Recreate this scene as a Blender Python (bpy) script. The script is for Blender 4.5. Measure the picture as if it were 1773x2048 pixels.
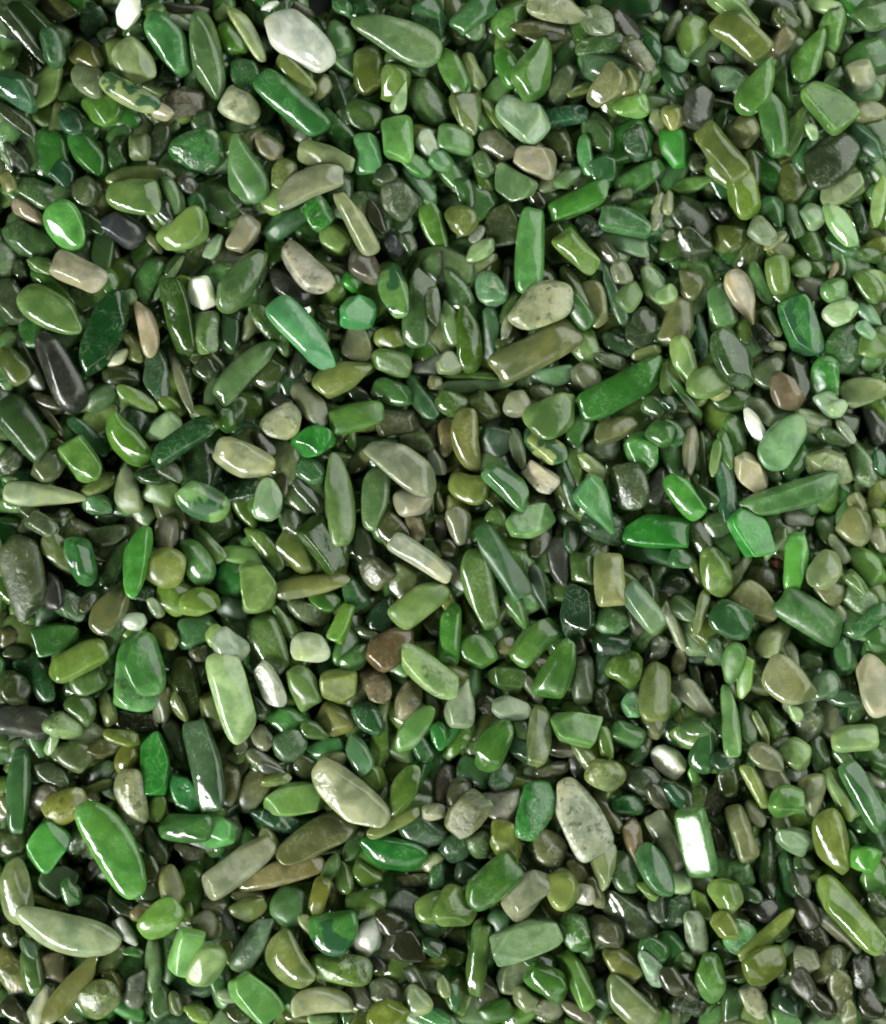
import bpy, math, random
import numpy as np
from mathutils import Euler, Vector

scene = bpy.context.scene
for o in list(bpy.data.objects):
    bpy.data.objects.remove(o)

# ------------------------------------------------------------------ camera
PX = 1.0e-4                       # one photo pixel on the heap is a tenth of a millimetre
SURF = 0.0105                     # height of the heap's visible surface
CAMH = 0.62
cd = bpy.data.cameras.new("camera")
cam = bpy.data.objects.new("camera", cd)
scene.collection.objects.link(cam)
cam.location = (0, 0, SURF + CAMH)
cam.rotation_euler = (0, 0, 0)
cd.sensor_fit = 'VERTICAL'
cd.sensor_height = 24.0
cd.lens = 24.0 * CAMH / (2048 * PX)
cd.clip_start = 0.01
cd.clip_end = 50
cd.dof.use_dof = True
cd.dof.focus_distance = CAMH - 0.020
cd.dof.aperture_fstop = 9.5
scene.camera = cam

# ------------------------------------------------------------------ light of the room
world = bpy.data.worlds.new("World")
scene.world = world
world.use_nodes = True
bg = world.node_tree.nodes["Background"]
bg.inputs[0].default_value = (0.80, 0.90, 0.80, 1)
bg.inputs[1].default_value = 0.012

def area_light(name, azimuth, elevation, dist, sx, sy, power, colour, roll=0.0):
    ld = bpy.data.lights.new(name, 'AREA')
    ld.shape = 'RECTANGLE'
    ld.size, ld.size_y = sx, sy
    ld.energy = power
    ld.color = colour
    o = bpy.data.objects.new(name, ld)
    scene.collection.objects.link(o)
    a, e = math.radians(azimuth), math.radians(elevation)
    d = Vector((math.cos(a) * math.cos(e), math.sin(a) * math.cos(e), math.sin(e)))
    o.location = d * dist
    q = d.to_track_quat('Z', 'Y')
    o.rotation_mode = 'QUATERNION'
    o.rotation_quaternion = q
    return o

area_light("window_light", 222, 31, 1.30, 1.10, 0.036, 27.0, (0.98, 1.0, 0.95))
area_light("room_light", 265, 28, 1.2, 1.8, 0.6, 4.6, (0.94, 1.0, 0.90))
area_light("added_fill_light", 28, 31, 0.38, 0.75, 0.36, 2.2, (0.94, 1.0, 0.90))  # added soft fill, evens the light and brightens the right side

scene.view_settings.view_transform = 'Standard'
scene.view_settings.look = 'None'
scene.view_settings.gamma = 1
scene.view_settings.use_curve_mapping = False
scene.view_settings.exposure = 0.20
scene.cycles.max_bounces = 8
scene.cycles.diffuse_bounces = 2
scene.cycles.glossy_bounces = 3
scene.cycles.use_denoising = True

# ------------------------------------------------------------------ materials
def lin(c):
    c = np.asarray(c, float)
    return np.where(c <= 0.04045, c / 12.92, ((c + 0.055) / 1.055) ** 2.4)

def stone_material():
    m = bpy.data.materials.new("polished_stone")
    m.use_nodes = True
    nt = m.node_tree
    N, Lk = nt.nodes, nt.links
    for n in list(N):
        N.remove(n)
    def add(t, **kw):
        n = N.new(t)
        for k, v in kw.items():
            setattr(n, k, v)
        return n
    def math_(op, a, b=None, c=None, clamp=False):
        n = add('ShaderNodeMath', operation=op, use_clamp=clamp)
        for i, v in enumerate((a, b, c)):
            if v is None:
                continue
            if isinstance(v, (int, float)):
                n.inputs[i].default_value = v
            else:
                Lk.new(v, n.inputs[i])
        return n.outputs[0]
    def mix(fac, a, b, blend='MIX'):
        n = add('ShaderNodeMix', data_type='RGBA', blend_type=blend)
        for s, v in ((n.inputs[0], fac), (n.inputs[6], a), (n.inputs[7], b)):
            if isinstance(v, (int, float)):
                s.default_value = v
            elif isinstance(v, tuple):
                s.default_value = v
            else:
                Lk.new(v, s)
        return n.outputs[2]
    col = add('ShaderNodeAttribute', attribute_name='col').outputs['Color']
    par = add('ShaderNodeAttribute', attribute_name='par')
    sep = add('ShaderNodeSeparateColor')
    Lk.new(par.outputs['Color'], sep.inputs[0])
    rnd, spk, pat = sep.outputs[0], sep.outputs[1], sep.outputs[2]
    geo = add('ShaderNodeNewGeometry')
    w = math_('MULTIPLY', rnd, 57.0)
    def noise(scale, detail, rough=0.5, dist=0.0, off=0.0):
        n = add('ShaderNodeTexNoise', noise_dimensions='4D')
        n.inputs['Scale'].default_value = scale
        n.inputs['Detail'].default_value = detail
        n.inputs['Roughness'].default_value = rough
        n.inputs['Distortion'].default_value = dist
        Lk.new(geo.outputs['Position'], n.inputs['Vector'])
        Lk.new(math_('ADD', w, off), n.inputs['W'])
        return n.outputs[0]
    def ramp(v, lo, hi):
        n = add('ShaderNodeMapRange')
        n.interpolation_type = 'SMOOTHSTEP'
        Lk.new(v, n.inputs[0])
        n.inputs[1].default_value, n.inputs[2].default_value = lo, hi
        return n.outputs[0]
    soft = noise(170, 3, 0.55, 0.6)
    fine = noise(900, 4, 0.65, 0.3, 3.1)
    vein = noise(260, 5, 0.6, 1.8, 7.7)
    spots = noise(620, 3, 0.6, 0.2, 12.3)
    big = noise(120, 2, 0.5, 0.8, 21.0)
    c = mix(ramp(soft, 0.36, 0.66), mix(1.0, col, (0.66, 0.72, 0.62, 1), 'MULTIPLY'), mix(1.0, col, (1.28, 1.22, 1.16, 1), 'MULTIPLY'))
    c = mix(math_('MULTIPLY', ramp(big, 0.46, 0.68), 0.65), c, mix(1.0, col, (1.18, 1.08, 0.76, 1), 'MULTIPLY'))
    # thin paler veins
    vv = math_('SUBTRACT', 1.0, ramp(math_('ABSOLUTE', math_('SUBTRACT', vein, 0.5)), 0.0, 0.028))
    c = mix(math_('MULTIPLY', vv, math_('MULTIPLY', ramp(soft, 0.42, 0.65), 0.45)), c, mix(0.45, col, (0.55, 0.62, 0.48, 1)))
    # mottled stones: dark flecks and chalky spots
    dk = math_('MULTIPLY', ramp(spots, 0.54, 0.66), spk)
    c = mix(math_('MULTIPLY', dk, 0.58), c, (0.030, 0.040, 0.024, 1))
    lt = math_('MULTIPLY', ramp(vein, 0.56, 0.68), spk)
    c = mix(math_('MULTIPLY', lt, 0.60), c, (0.50, 0.54, 0.42, 1))
    # variegated stones: a deep green core
    pk = math_('MULTIPLY', ramp(noise(210, 2, 0.5, 0.4, 33.0), 0.48, 0.54), pat)
    c = mix(math_('MULTIPLY', pk, 0.9), c, (0.020, 0.085, 0.035, 1))
    c = mix(math_('MULTIPLY', ramp(fine, 0.40, 0.75), 0.16), c, (0.05, 0.06, 0.03, 1))
    p = add('ShaderNodeBsdfPrincipled')
    Lk.new(c, p.inputs['Base Color'])
    rg = math_('ADD', math_('MULTIPLY', ramp(noise(330, 3, 0.6, 0.0, 41.0), 0.35, 0.75), 0.12), 0.06)
    rg = math_('ADD', rg, math_('MULTIPLY', math_('POWER', math_('FRACT', math_('MULTIPLY', rnd, 13.7)), 4.0), 0.34))
    Lk.new(rg, p.inputs['Roughness'])
    p.inputs['IOR'].default_value = 1.62
    p.inputs['Subsurface Weight'].default_value = 0.9
    p.inputs['Subsurface Radius'].default_value = (0.75, 1.0, 0.45)
    p.inputs['Subsurface Scale'].default_value = 0.0028
    b = add('ShaderNodeBump')
    b.inputs['Strength'].default_value = 0.30
    b.inputs['Distance'].default_value = 0.0009
    h = math_('ADD', math_('MULTIPLY', fine, 0.25), noise(280, 2, 0.5, 0.0, 50.0))
    h = math_('ADD', h, math_('MULTIPLY', math_('MULTIPLY', noise(480, 4, 0.7, 0.4, 61.0), spk), 1.4))
    Lk.new(h, b.inputs['Height'])
    Lk.new(b.outputs[0], p.inputs['Normal'])
    out = add('ShaderNodeOutputMaterial')
    Lk.new(p.outputs[0], out.inputs[0])
    return m

STONE = stone_material()

def tray_material():
    m = bpy.data.materials.new("dark_tray")
    m.use_nodes = True
    nt = m.node_tree
    p = nt.nodes["Principled BSDF"]
    n = nt.nodes.new('ShaderNodeTexNoise')
    n.inputs['Scale'].default_value = 120
    r = nt.nodes.new('ShaderNodeValToRGB')
    r.color_ramp.elements[0].color = (0.012, 0.014, 0.011, 1)
    r.color_ramp.elements[1].color = (0.030, 0.032, 0.026, 1)
    nt.links.new(n.outputs[0], r.inputs[0])
    nt.links.new(r.outputs[0], p.inputs['Base Color'])
    p.inputs['Roughness'].default_value = 0.6
    return m

# ------------------------------------------------------------------ the surface under the heap
def make_floor():
    me = bpy.data.meshes.new("tray_floor")
    s = 0.6
    me.from_pydata([(-s, -s, 0), (s, -s, 0), (s, s, 0), (-s, s, 0)], [], [(0, 1, 2, 3)])
    me.materials.append(tray_material())
    o = bpy.data.objects.new("ground", me)
    o['kind'] = 'structure'
    o['label'] = 'dark flat surface under the heap of stones'
    scene.collection.objects.link(o)
make_floor()

# ------------------------------------------------------------------ stone shapes
def icosphere(level):
    t = (1 + 5 ** 0.5) / 2
    v = [(-1, t, 0), (1, t, 0), (-1, -t, 0), (1, -t, 0), (0, -1, t), (0, 1, t), (0, -1, -t), (0, 1, -t), (t, 0, -1), (t, 0, 1), (-t, 0, -1), (-t, 0, 1)]
    v = [np.array(p) / np.linalg.norm(p) for p in v]
    f = [(0, 11, 5), (0, 5, 1), (0, 1, 7), (0, 7, 10), (0, 10, 11), (1, 5, 9), (5, 11, 4), (11, 10, 2), (10, 7, 6), (7, 1, 8),
         (3, 9, 4), (3, 4, 2), (3, 2, 6), (3, 6, 8), (3, 8, 9), (4, 9, 5), (2, 4, 11), (6, 2, 10), (8, 6, 7), (9, 8, 1)]
    for _ in range(level):
        cache, g = {}, []
        def mid(a, b):
            k = (min(a, b), max(a, b))
            if k not in cache:
                m = v[a] + v[b]
                v.append(m / np.linalg.norm(m))
                cache[k] = len(v) - 1
            return cache[k]
        for a, b, c in f:
            ab, bc, ca = mid(a, b), mid(b, c), mid(c, a)
            g += [(a, ab, ca), (b, bc, ab), (c, ca, bc), (ab, bc, ca)]
        f = g
    return np.array(v), np.array(f, dtype=np.int32)

ICO = {k: icosphere(k) for k in (2, 3, 4)}

#        super-n plan, super-n side, thickness/width, facets, sharpness, taper
SHAPES = {
    'e': (2.6, 2.4, 0.58, 5, 22, 0.13),
    'r': (5.0, 2.2, 0.76, 2, 22, 0.07),
    'b': (5.0, 4.0, 0.60, 5, 24, 0.12),
    'd': (2.6, 2.4, 0.52, 6, 22, 0.55),
    'f': (2.1, 2.1, 0.46, 4, 18, 0.14),
    'a': (2.4, 2.6, 0.60, 10, 34, 0.15),
    'c': (2.5, 2.1, 0.62, 2, 14, 0.12),
    'h': (2.6, 2.6, 0.60, 4, 16, 0.05),
}

def stone_verts(L, W, shape, rng, level, flat_top=False):
    D, _ = ICO[level]
    n1, n2, tw, nf, sharp, taper = SHAPES[shape]
    n1 *= rng.uniform(0.9, 1.25)
    a = np.abs(D)
    pl = (a[:, 0] ** n1 + a[:, 1] ** n1) ** (1 / n1)
    r = 1.0 / (pl ** n2 + a[:, 2] ** n2) ** (1 / n2)
    s = r ** (-sharp)
    for k in range(nf):
        az = rng.uniform(0, 2 * math.pi)
        el = math.asin(rng.uniform(-0.3, 0.8)) if k % 2 else rng.uniform(-0.15, 0.35)
        nv = np.array((math.cos(az) * math.cos(el), math.sin(az) * math.cos(el), math.sin(el)))
        d = rng.uniform(0.80, 0.99)
        s = s + np.maximum(D @ nv / d, 1e-6) ** sharp
    if flat_top or shape == 'b':
        s = s + np.maximum(D[:, 2] / (0.62 if flat_top else 0.78), 1e-6) ** sharp
    r = s ** (-1 / sharp)
    P = D * r[:, None]
    if flat_top:
        lo, hi = P.min(0), P.max(0)
        return (P - (lo + hi) / 2) / ((hi - lo) / 2) * (np.array((L, W, min(46, W * 0.7))) * 0.5 * PX)
    # slow lumps
    for k in range(3):
        w = np.array([rng.uniform(-2.4, 2.4) for _ in range(3)])
        P *= (1 + rng.uniform(0.01, 0.03 if shape in 'rb' else 0.05) * np.sin(P @ w * 1.6 + rng.uniform(0, 6.28)))[:, None]
    x = P[:, 0].copy()
    tp = taper * rng.uniform(0.7, 1.2)
    if shape != 'd' and rng.random() < 0.5:
        tp = -tp
    P[:, 1] *= 1 - tp * x
    P[:, 2] *= 1 - 0.5 * tp * x
    bend = {'c': 0.42, 'h': 0.5, 'e': 0.10, 'r': 0.07, 'f': 0.10}.get(shape, 0.06) * rng.choice((-1, 1)) * rng.uniform(0.6, 1.2)
    P[:, 1] += bend * (x * x - 0.4)
    P[:, 2] += rng.uniform(-0.12, 0.12) * x * x
    lo, hi = P.min(0), P.max(0)
    P = (P - (lo + hi) / 2) / ((hi - lo) / 2)
    T = W * tw * rng.uniform(1.05, 1.4)
    T = min(T, 46 * 1.0 if W < 200 else T)
    return P * (np.array((L, W, T)) * 0.5 * PX)

# ------------------------------------------------------------------ settling the heap: each stone comes down on those below
CELL = 3.5e-4
HX, HY = 0.155, 0.170
NX, NY = int(2 * HX / CELL), int(2 * HY / CELL)
H = np.zeros((NX, NY))

def cells(P):
    i = np.clip(((P[:, 0] + HX) / CELL).astype(int), 0, NX - 1)
    j = np.clip(((P[:, 1] + HY) / CELL).astype(int), 0, NY - 1)
    return i * NY + j

def settle(V, cx, cy, ang, rng, tilt_to=None, sink=0.80, maxtilt=0.42):
    """V local vertices; returns the stone's place and turn (a Euler) on the heap."""
    ca, sa = math.cos(ang), math.sin(ang)
    X = V[:, 0] * ca - V[:, 1] * sa + cx
    Y = V[:, 0] * sa + V[:, 1] * ca + cy
    k = cells(np.stack((X, Y), 1))
    h = H.ravel()[k]
    if tilt_to is None:
        A = np.stack((V[:, 0], V[:, 1], np.ones(len(V))), 1)
        c, *_ = np.linalg.lstsq(A, h, rcond=None)
        gx, gy = 0.7 * c[0] + rng.gauss(0, 0.06), 0.7 * c[1] + rng.gauss(0, 0.10)
        g = math.hypot(gx, gy)
        if g > maxtilt:
            gx, gy = gx * maxtilt / g, gy * maxtilt / g
        n = Vector((-gx, -gy, 1)).normalized()
    else:
        n = Vector(tilt_to)
        n = Vector((n.x * ca + n.y * sa, -n.x * sa + n.y * ca, n.z)).normalized()
    q = Vector((0, 0, 1)).rotation_difference(n)
    E = Euler((0, 0, ang)).to_matrix() @ q.to_matrix()
    M = np.array(E)
    P = V @ M.T + np.array((cx, cy, 0))
    k = cells(P)
    low = P[:, 2] < 0
    d = H.ravel()[k[low]] - P[low, 2]
    z = float(np.quantile(d, sink))
    z = max(z, float(-P[:, 2].min()))
    P[:, 2] += z
    up = P[:, 2] > z - 0.25 * (z - P[:, 2].min())
    np.maximum.at(H.reshape(-1), k[up], P[up, 2])
    return (cx, cy, z), E.to_euler(), P

def hexcol(h):
    return [int(ch, 16) * 17 / 255 for ch in h]

def set_attrs(me, col, par):
    n = len(me.vertices)
    a = me.attributes.new('col', 'FLOAT_COLOR', 'POINT')
    a.data.foreach_set('color', np.ascontiguousarray(col, dtype=np.float32).ravel())
    b = me.attributes.new('par', 'FLOAT_COLOR', 'POINT')
    b.data.foreach_set('color', np.ascontiguousarray(par, dtype=np.float32).ravel())

def mesh_from(name, V, F):
    me = bpy.data.meshes.new(name)
    me.vertices.add(len(V))
    me.vertices.foreach_set('co', np.ascontiguousarray(V, dtype=np.float32).ravel())
    me.loops.add(len(F) * 3)
    me.loops.foreach_set('vertex_index', np.ascontiguousarray(F, dtype=np.int32).ravel())
    me.polygons.add(len(F))
    me.polygons.foreach_set('loop_start', np.arange(0, len(F) * 3, 3, dtype=np.int32))
    me.polygons.foreach_set('use_smooth', np.ones(len(F), dtype=bool))
    me.update(calc_edges=True)
    me.materials.append(STONE)
    return me

loose_V, loose_F, loose_C, loose_P = [], [], [], []
loose_n = 0

def add_loose(P, level, col, par):
    global loose_n
    F = ICO[level][1]
    loose_V.append(P)
    loose_F.append(F + loose_n)
    loose_C.append(np.tile(np.append(col, 1.0), (len(P), 1)))
    loose_P.append(np.tile(np.array(par + (1.0,)), (len(P), 1)))
    loose_n += len(P)

def tone(h, rng, jit=0.06):
    c = lin(hexcol(h)) * 0.80
    g = c.mean()
    pale = min(1.0, max(0.0, (c[1] - 0.16) / 0.22))
    c = g + (c - g) * (0.88 - 0.16 * pale if c[1] >= c[0] else 0.55)
    c = c * np.array((1.02 - 0.04 * pale, 1.02, 0.74 + 0.22 * pale) if c[1] > 1.15 * c[0] else (0.92 + 0.05 * pale, 1.03, 0.87 + 0.11 * pale))
    c[0] = max(c[0], 0.14 * c[1])
    c = c * (1 + rng.uniform(-jit, jit))
    return np.clip(c, 0.006, 0.85)

rng = random.Random(11)
# stones buried in the heap, lower layers darkened to paint in gap shade
BURIED = ['464', '574', '585', '563', '453', '696', '585', '684', '795', '675', '474', '364', '584', '373', '686', '575', '797', '786', '684', '583']
def bury(count, kinds, size, level, sx, sy, dark):
    for _ in range(count):
        L = rng.uniform(*size)
        W = L * rng.uniform(0.38, 0.8)
        V = stone_verts(L, W, rng.choice(kinds), rng, level)
        loc, rot, P = settle(V, rng.uniform(-sx, sx), rng.uniform(-sy, sy), rng.uniform(0, 6.28), rng, sink=0.7, maxtilt=0.7)
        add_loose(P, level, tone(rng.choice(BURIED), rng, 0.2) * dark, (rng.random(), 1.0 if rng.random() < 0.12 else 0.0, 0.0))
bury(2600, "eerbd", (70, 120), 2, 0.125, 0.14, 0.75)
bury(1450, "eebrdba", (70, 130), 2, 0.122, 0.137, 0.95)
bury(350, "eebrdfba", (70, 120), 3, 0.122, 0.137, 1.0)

# the stones one can pick out, lowest first:  x, y, length, width, turn (deg), colour as lit (shade and glints included), shape, marks, label
STONES = [(258, 22, 62, 42, -50, 'ddd', 'b', '+!', 'small bright white squarish chip at the top edge'),
(338, 82, 135, 65, 55, '485', 'e', '+', 'large green long oval stone above the rough reddish brown stone'),
(412, 108, 168, 60, 77, '575', 'e', '+', 'large grey-green long oval stone just above and right of the rough reddish brown stone'),
(268, 122, 92, 68, 55, '9a7', 'e', '+', 'pale green oval stone just below the white squarish chip at the top'),
(360, 41, 55, 22, 28, 'ddd', 'a', '+!', None),
(258, 190, 125, 45, 28, '9a7', 'c', '%+', 'curved pale olive stone with a dark green patch across it'),
(200, 210, 80, 65, 20, '583', 'e', '', 'leaf green rounded stone just left of the pale stone with the dark green patch'),
(175, 155, 82, 55, 40, '676', 'e', '', None),
(170, 108, 75, 45, 30, '663', 'e', '', None),
(142, 62, 50, 22, 50, '886', 'e', '', None),
(175, 32, 70, 50, 100, '243', 'b', '', None),
(112, 10, 75, 40, 20, '553', 'e', '', None),
(58, 45, 120, 65, 40, '353', 'b', '', 'large dark green blocky stone left of the white squarish chip at the top'),
(105, 95, 80, 42, 70, '253', 'e', '', None),
(38, 62, 150, 30, 50, '343', 'e', '', None),
(8, 118, 45, 40, 45, '574', 'e', '', None),
(32, 182, 100, 55, 50, '365', 'd', '', 'dark cool green tapered stone left of the pale stone with the dark green patch'),
(25, 232, 105, 30, 40, '343', 'e', '', None),
(138, 238, 62, 45, 50, '254', 'e', '', None),
(358, 200, 100, 58, -10, '654', 'e', '*', 'rough reddish brown stone with an uneven dull surface'),
(322, 222, 50, 32, 20, 'a98', 'e', '', None),
(170, 302, 110, 50, 55, '373', 'e', '', 'green long oval stone below and left of the pale stone with the dark green patch'),
(230, 300, 68, 38, 85, '353', 'r', '', None),
(278, 292, 50, 40, 90, '564', 'r', '', None),
(312, 278, 72, 52, 100, '343', 'e', '', None),
(392, 300, 100, 82, -20, '374', 'e', '*+', 'bluish green speckled stone with a yellow-green end'),
(405, 240, 50, 45, 0, '353', 'e', '', None),
(280, 350, 135, 42, 0, '675', 'e', '-', None),
(270, 390, 105, 68, 10, '685', 'e', '+', 'olive green oval stone just above and right of the dark purplish grey oval'),
(345, 390, 82, 38, 70, '686', 'c', '', None),
(240, 452, 95, 60, 30, '445', 'e', '', 'dark purplish grey oval stone with a glint at its top'),
(368, 462, 105, 68, -35, '795', 'e', '+', 'olive green oval stone sloping up to the right, above the narrow orange and cream stone'),
(302, 480, 50, 22, 60, '896', 'e', '', None),
(52, 422, 82, 38, 40, 'a87', 'd', '', None),
(130, 450, 100, 68, 60, '5a4', 'e', '+', 'bright green smooth oval stone near the left edge'),
(50, 475, 108, 62, 25, '464', 'e', '', 'green oval stone just left of the bright green oval by the left edge'),
(68, 380, 100, 50, 25, '464', 'e', '', 'green oval stone just above and left of the bright green oval by the left edge'),
(25, 312, 75, 30, 60, '343', 'e', '', None),
(165, 380, 62, 55, 60, '565', 'e', '', None),
(122, 342, 50, 45, 40, '254', 'b', '', None),
(372, 365, 42, 32, 20, '444', 'e', '', None),
(392, 402, 50, 35, 60, '364', 'e', '', None),
(428, 412, 75, 42, 80, '363', 'e', '', None),
(175, 438, 75, 30, 40, '353', 'e', '-', None),
(210, 62, 45, 32, -30, '454', 'e', '', None),
(270, 60, 50, 38, 20, '464', 'e', '', None),
(332, 150, 50, 38, -20, '243', 'e', '', None),
(330, 425, 45, 30, 60, '233', 'e', '', None),
(425, 490, 55, 30, -60, '9b9', 'e', '', None),
(10, 358, 45, 30, 70, '774', 'e', '', None),
(370, 10, 88, 25, 0, '443', 'r', '', None),
(305, 18, 45, 32, -40, '472', 'e', '', None),
(155, 544, 110, 55, 28, 'a98', 'r', '+', 'pinkish beige rod-shaped stone with a square end'),
(112, 580, 132, 42, 42, '473', 'e', '', None),
(100, 620, 140, 70, 28, '685', 'f', '+', 'large olive green flat stone near the left edge'),
(15, 600, 95, 55, 60, '454', 'e', '', None),
(215, 560, 50, 35, 70, '584', 'e', '+', None),
(205, 667, 175, 70, -65, '142', 'e', '+', 'long very dark green stone sloping up to the right'),
(118, 742, 165, 62, 65, '333', 'e', '+', 'long blackish brown stone near the left edge'),
(52, 722, 125, 38, 70, '343', 'e', '', None),
(22, 730, 80, 48, 50, '563', 'e', '', 'dark olive green oval stone just left of the long blackish brown stone'),
(292, 654, 112, 38, 78, 'ca8', 'c', '+', 'narrow curved orange and cream stone'),
(250, 594, 38, 28, -30, '797', 'a', '', None),
(288, 557, 95, 45, -70, '474', 'c', '', 'green curved stone just above the narrow orange and cream stone'),
(335, 552, 100, 15, -55, '797', 'e', '', None),
(355, 632, 150, 55, 82, '352', 'e', '+', 'large dark green long oval stone just right of the narrow orange and cream stone'),
(402, 584, 62, 45, 75, 'eee', 'b', '+!', 'small bright white blocky chip, the whitest in the heap'),
(410, 664, 82, 50, 90, '685', 'e', '*+', 'olive green oval stone just below the small bright white chip'),
(262, 692, 65, 42, 65, '785', 'e', '', None),
(230, 714, 50, 28, -25, 'bb9', 'e', '+', None),
(308, 747, 105, 50, 80, '354', 'e', '', 'dark cool green long oval stone just below the narrow orange and cream stone'),
(358, 760, 135, 22, 70, '776', 'f', '+', None),
(195, 790, 75, 48, -30, '464', 'e', '', None),
(270, 797, 90, 35, 30, '684', 'f', '+', None),
(340, 810, 60, 30, 40, '683', 'e', '', None),
(322, 854, 75, 45, -30, '9b8', 'e', '+', None),
(365, 882, 135, 48, -33, '253', 'r', '+', 'long dark green glossy rod-shaped stone'),
(412, 834, 75, 32, 25, '684', 'e', '', None),
(45, 857, 140, 70, 55, '353', 'e', '+', 'large dark green oval stone below and left of the long blackish brown stone'),
(95, 834, 90, 15, 55, '665', 'e', '', None),
(170, 870, 100, 28, 45, '486', 'f', '+', None),
(160, 920, 92, 60, 58, '694', 'b', '+', 'lime green blocky stone just below and left of the curved yellow-green stone'),
(250, 882, 118, 62, 55, '583', 'c', '+', 'curved yellow-green and grey stone'),
(92, 932, 75, 58, -30, '565', 'e', '', None),
(85, 990, 155, 42, 6, '9a8', 'd', '+', 'long tapered chalky white stone at the left edge'),
(250, 980, 90, 55, -95, '897', 'd', '+', 'pale grey-green triangular stone with its point up'),
(318, 984, 70, 50, 20, '796', 'e', '', None),
(190, 970, 80, 30, -30, '674', 'e', '', None),
(395, 937, 125, 65, 95, '353', 'e', '', 'large dark green oval stone just below and right of the long dark green glossy rod'),
(405, 1004, 105, 65, 30, '7a6', 'e', '%+', 'light green oval stone below and left of the pale cream oval with the white rim'),
(190, 1010, 60, 42, 10, '586', 'e', '', None),
(15, 924, 55, 45, -50, '454', 'e', '*', None),
(15, 960, 30, 15, 10, '686', 'e', '', None),
(425, 782, 75, 38, -60, '686', 'e', '', None),
(270, 844, 75, 50, 60, '354', 'e', '', None),
(212, 920, 30, 22, 0, '443', 'e', '', None),
(32, 537, 45, 30, 80, '343', 'e', '', None),
(238, 750, 75, 45, 0, '342', 'e', '', None),
(80, 527, 60, 30, 20, '574', 'e', '', None),
(412, 737, 50, 45, 40, '343', 'e', '', None),
(340, 942, 62, 35, 40, '454', 'e', '', None),
(88, 800, 75, 32, 20, '443', 'e', '', None),
(162, 672, 40, 30, 40, '474', 'e', '', None),
(300, 952, 62, 38, 0, '242', 'e', '', None),
(188, 630, 45, 30, 30, '464', 'e', '', None),
(45, 1154, 165, 82, 75, '453', 'e', '*+', 'large dark olive speckled stone at the left edge'),
(118, 1112, 110, 50, 55, '674', 'd', '+', 'brownish olive tapered stone with its tip down to the right'),
(60, 1072, 65, 38, 40, '565', 'e', '', None),
(82, 1049, 62, 38, 30, '565', 'e', '', None),
(162, 1122, 100, 55, 70, '374', 'e', '+', 'green oval stone just right of the brownish olive tapered stone'),
(210, 1074, 85, 40, -10, '565', 'e', '', None),
(225, 1132, 112, 38, -65, '353', 'e', '', None),
(272, 1124, 140, 50, 95, '493', 'd', '-+', 'bright green pointed stone standing upright'),
(330, 1134, 80, 78, 30, '784', 'e', '+', 'olive green rounded stone just right of the bright green pointed stone'),
(330, 1066, 68, 45, 80, 'a99', 'e', '+', 'small pinkish grey stone with a dark streak'),
(390, 1124, 95, 55, 60, '585', 'e', '+', 'green oval stone sloping down to the right, right of the bright green pointed stone'),
(412, 1089, 90, 35, 50, '685', 'e', '', None),
(140, 1216, 70, 48, 40, '465', 'e', '*', None),
(218, 1219, 102, 60, -65, '775', 'f', '+', 'olive leaf-shaped stone just below and left of the bright green pointed stone'),
(348, 1196, 85, 65, 30, '683', 'e', '', None),
(398, 1204, 78, 52, -10, '794', 'e', '+', 'lime green oval stone lying level, left of the olive green flat-sided blocky stone'),
(308, 1216, 48, 25, 60, '898', 'a', '', None),
(275, 1119, 50, 25, 80, '584', 'e', '-', None),
(392, 1264, 82, 62, -10, '475', 'e', '', 'cool green oval stone above and left of the long pale yellow-green rod'),
(325, 1274, 65, 40, 30, '785', 'e', '', None),
(108, 1276, 95, 58, -15, '363', 'b', '+', 'green blocky stone below and right of the large dark speckled stone at the left edge'),
(155, 1322, 120, 58, -25, '794', 'e', '+', 'lime green long oval stone just above and left of the green triangular stone'),
(265, 1276, 70, 50, 20, '693', 'e', '', None),
(285, 1332, 120, 82, 70, '484', 'e', '+', 'large green oval stone just above and right of the green triangular stone'),
(258, 1372, 115, 82, -110, '6a6', 'd', '*+', 'green triangular stone with white chips along its lower edge'),
(268, 1244, 48, 35, 0, 'bcb', 'e', '', None),
(218, 1272, 80, 45, -60, '464', 'e', '', None),
(70, 1356, 110, 55, 55, '253', 'e', '', 'dark cool green oval stone sloping down to the right, left of the green triangular stone'),
(40, 1446, 140, 62, 8, '444', 'r', '', 'large dark grey rod-shaped stone above the long dull green rod at the left edge'),
(125, 1452, 75, 50, 20, '796', 'e', '*', None),
(165, 1474, 85, 58, 20, '897', 'e', '*', None),
(102, 1486, 55, 22, -60, '8a7', 'f', '', None),
(160, 1419, 68, 55, 30, '463', 'e', '', None),
(210, 1419, 70, 32, 75, '785', 'e', '', None),
(242, 1476, 72, 32, 15, '673', 'e', '', None),
(308, 1529, 120, 55, 85, '283', 'b', '+', 'vivid emerald rod-shaped stone standing upright'),
(348, 1489, 90, 32, 70, '787', 'd', '-+', None),
(409, 1533, 175, 65, 80, '465', 'r', '+', 'large dark cool green rod-shaped stone just right of the vivid emerald upright rod'),
(370, 1382, 130, 60, 75, '342', 'e', '', 'large dark olive green long oval stone just left of the long pale yellow-green rod'),
(428, 1424, 75, 55, 70, '563', 'e', '', None),
(252, 1516, 70, 45, -70, '773', 'e', '', None),
(145, 1514, 75, 55, 20, '564', 'e', '', 'dark olive green oval stone left of the vivid emerald upright rod'),
(322, 1414, 75, 35, -80, '664', 'e', '', None),
(268, 1442, 90, 50, 5, '332', 'e', '', None),
(278, 1189, 62, 38, 0, '243', 'e', '', None),
(22, 1306, 50, 25, 0, '343', 'e', '', None),
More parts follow.
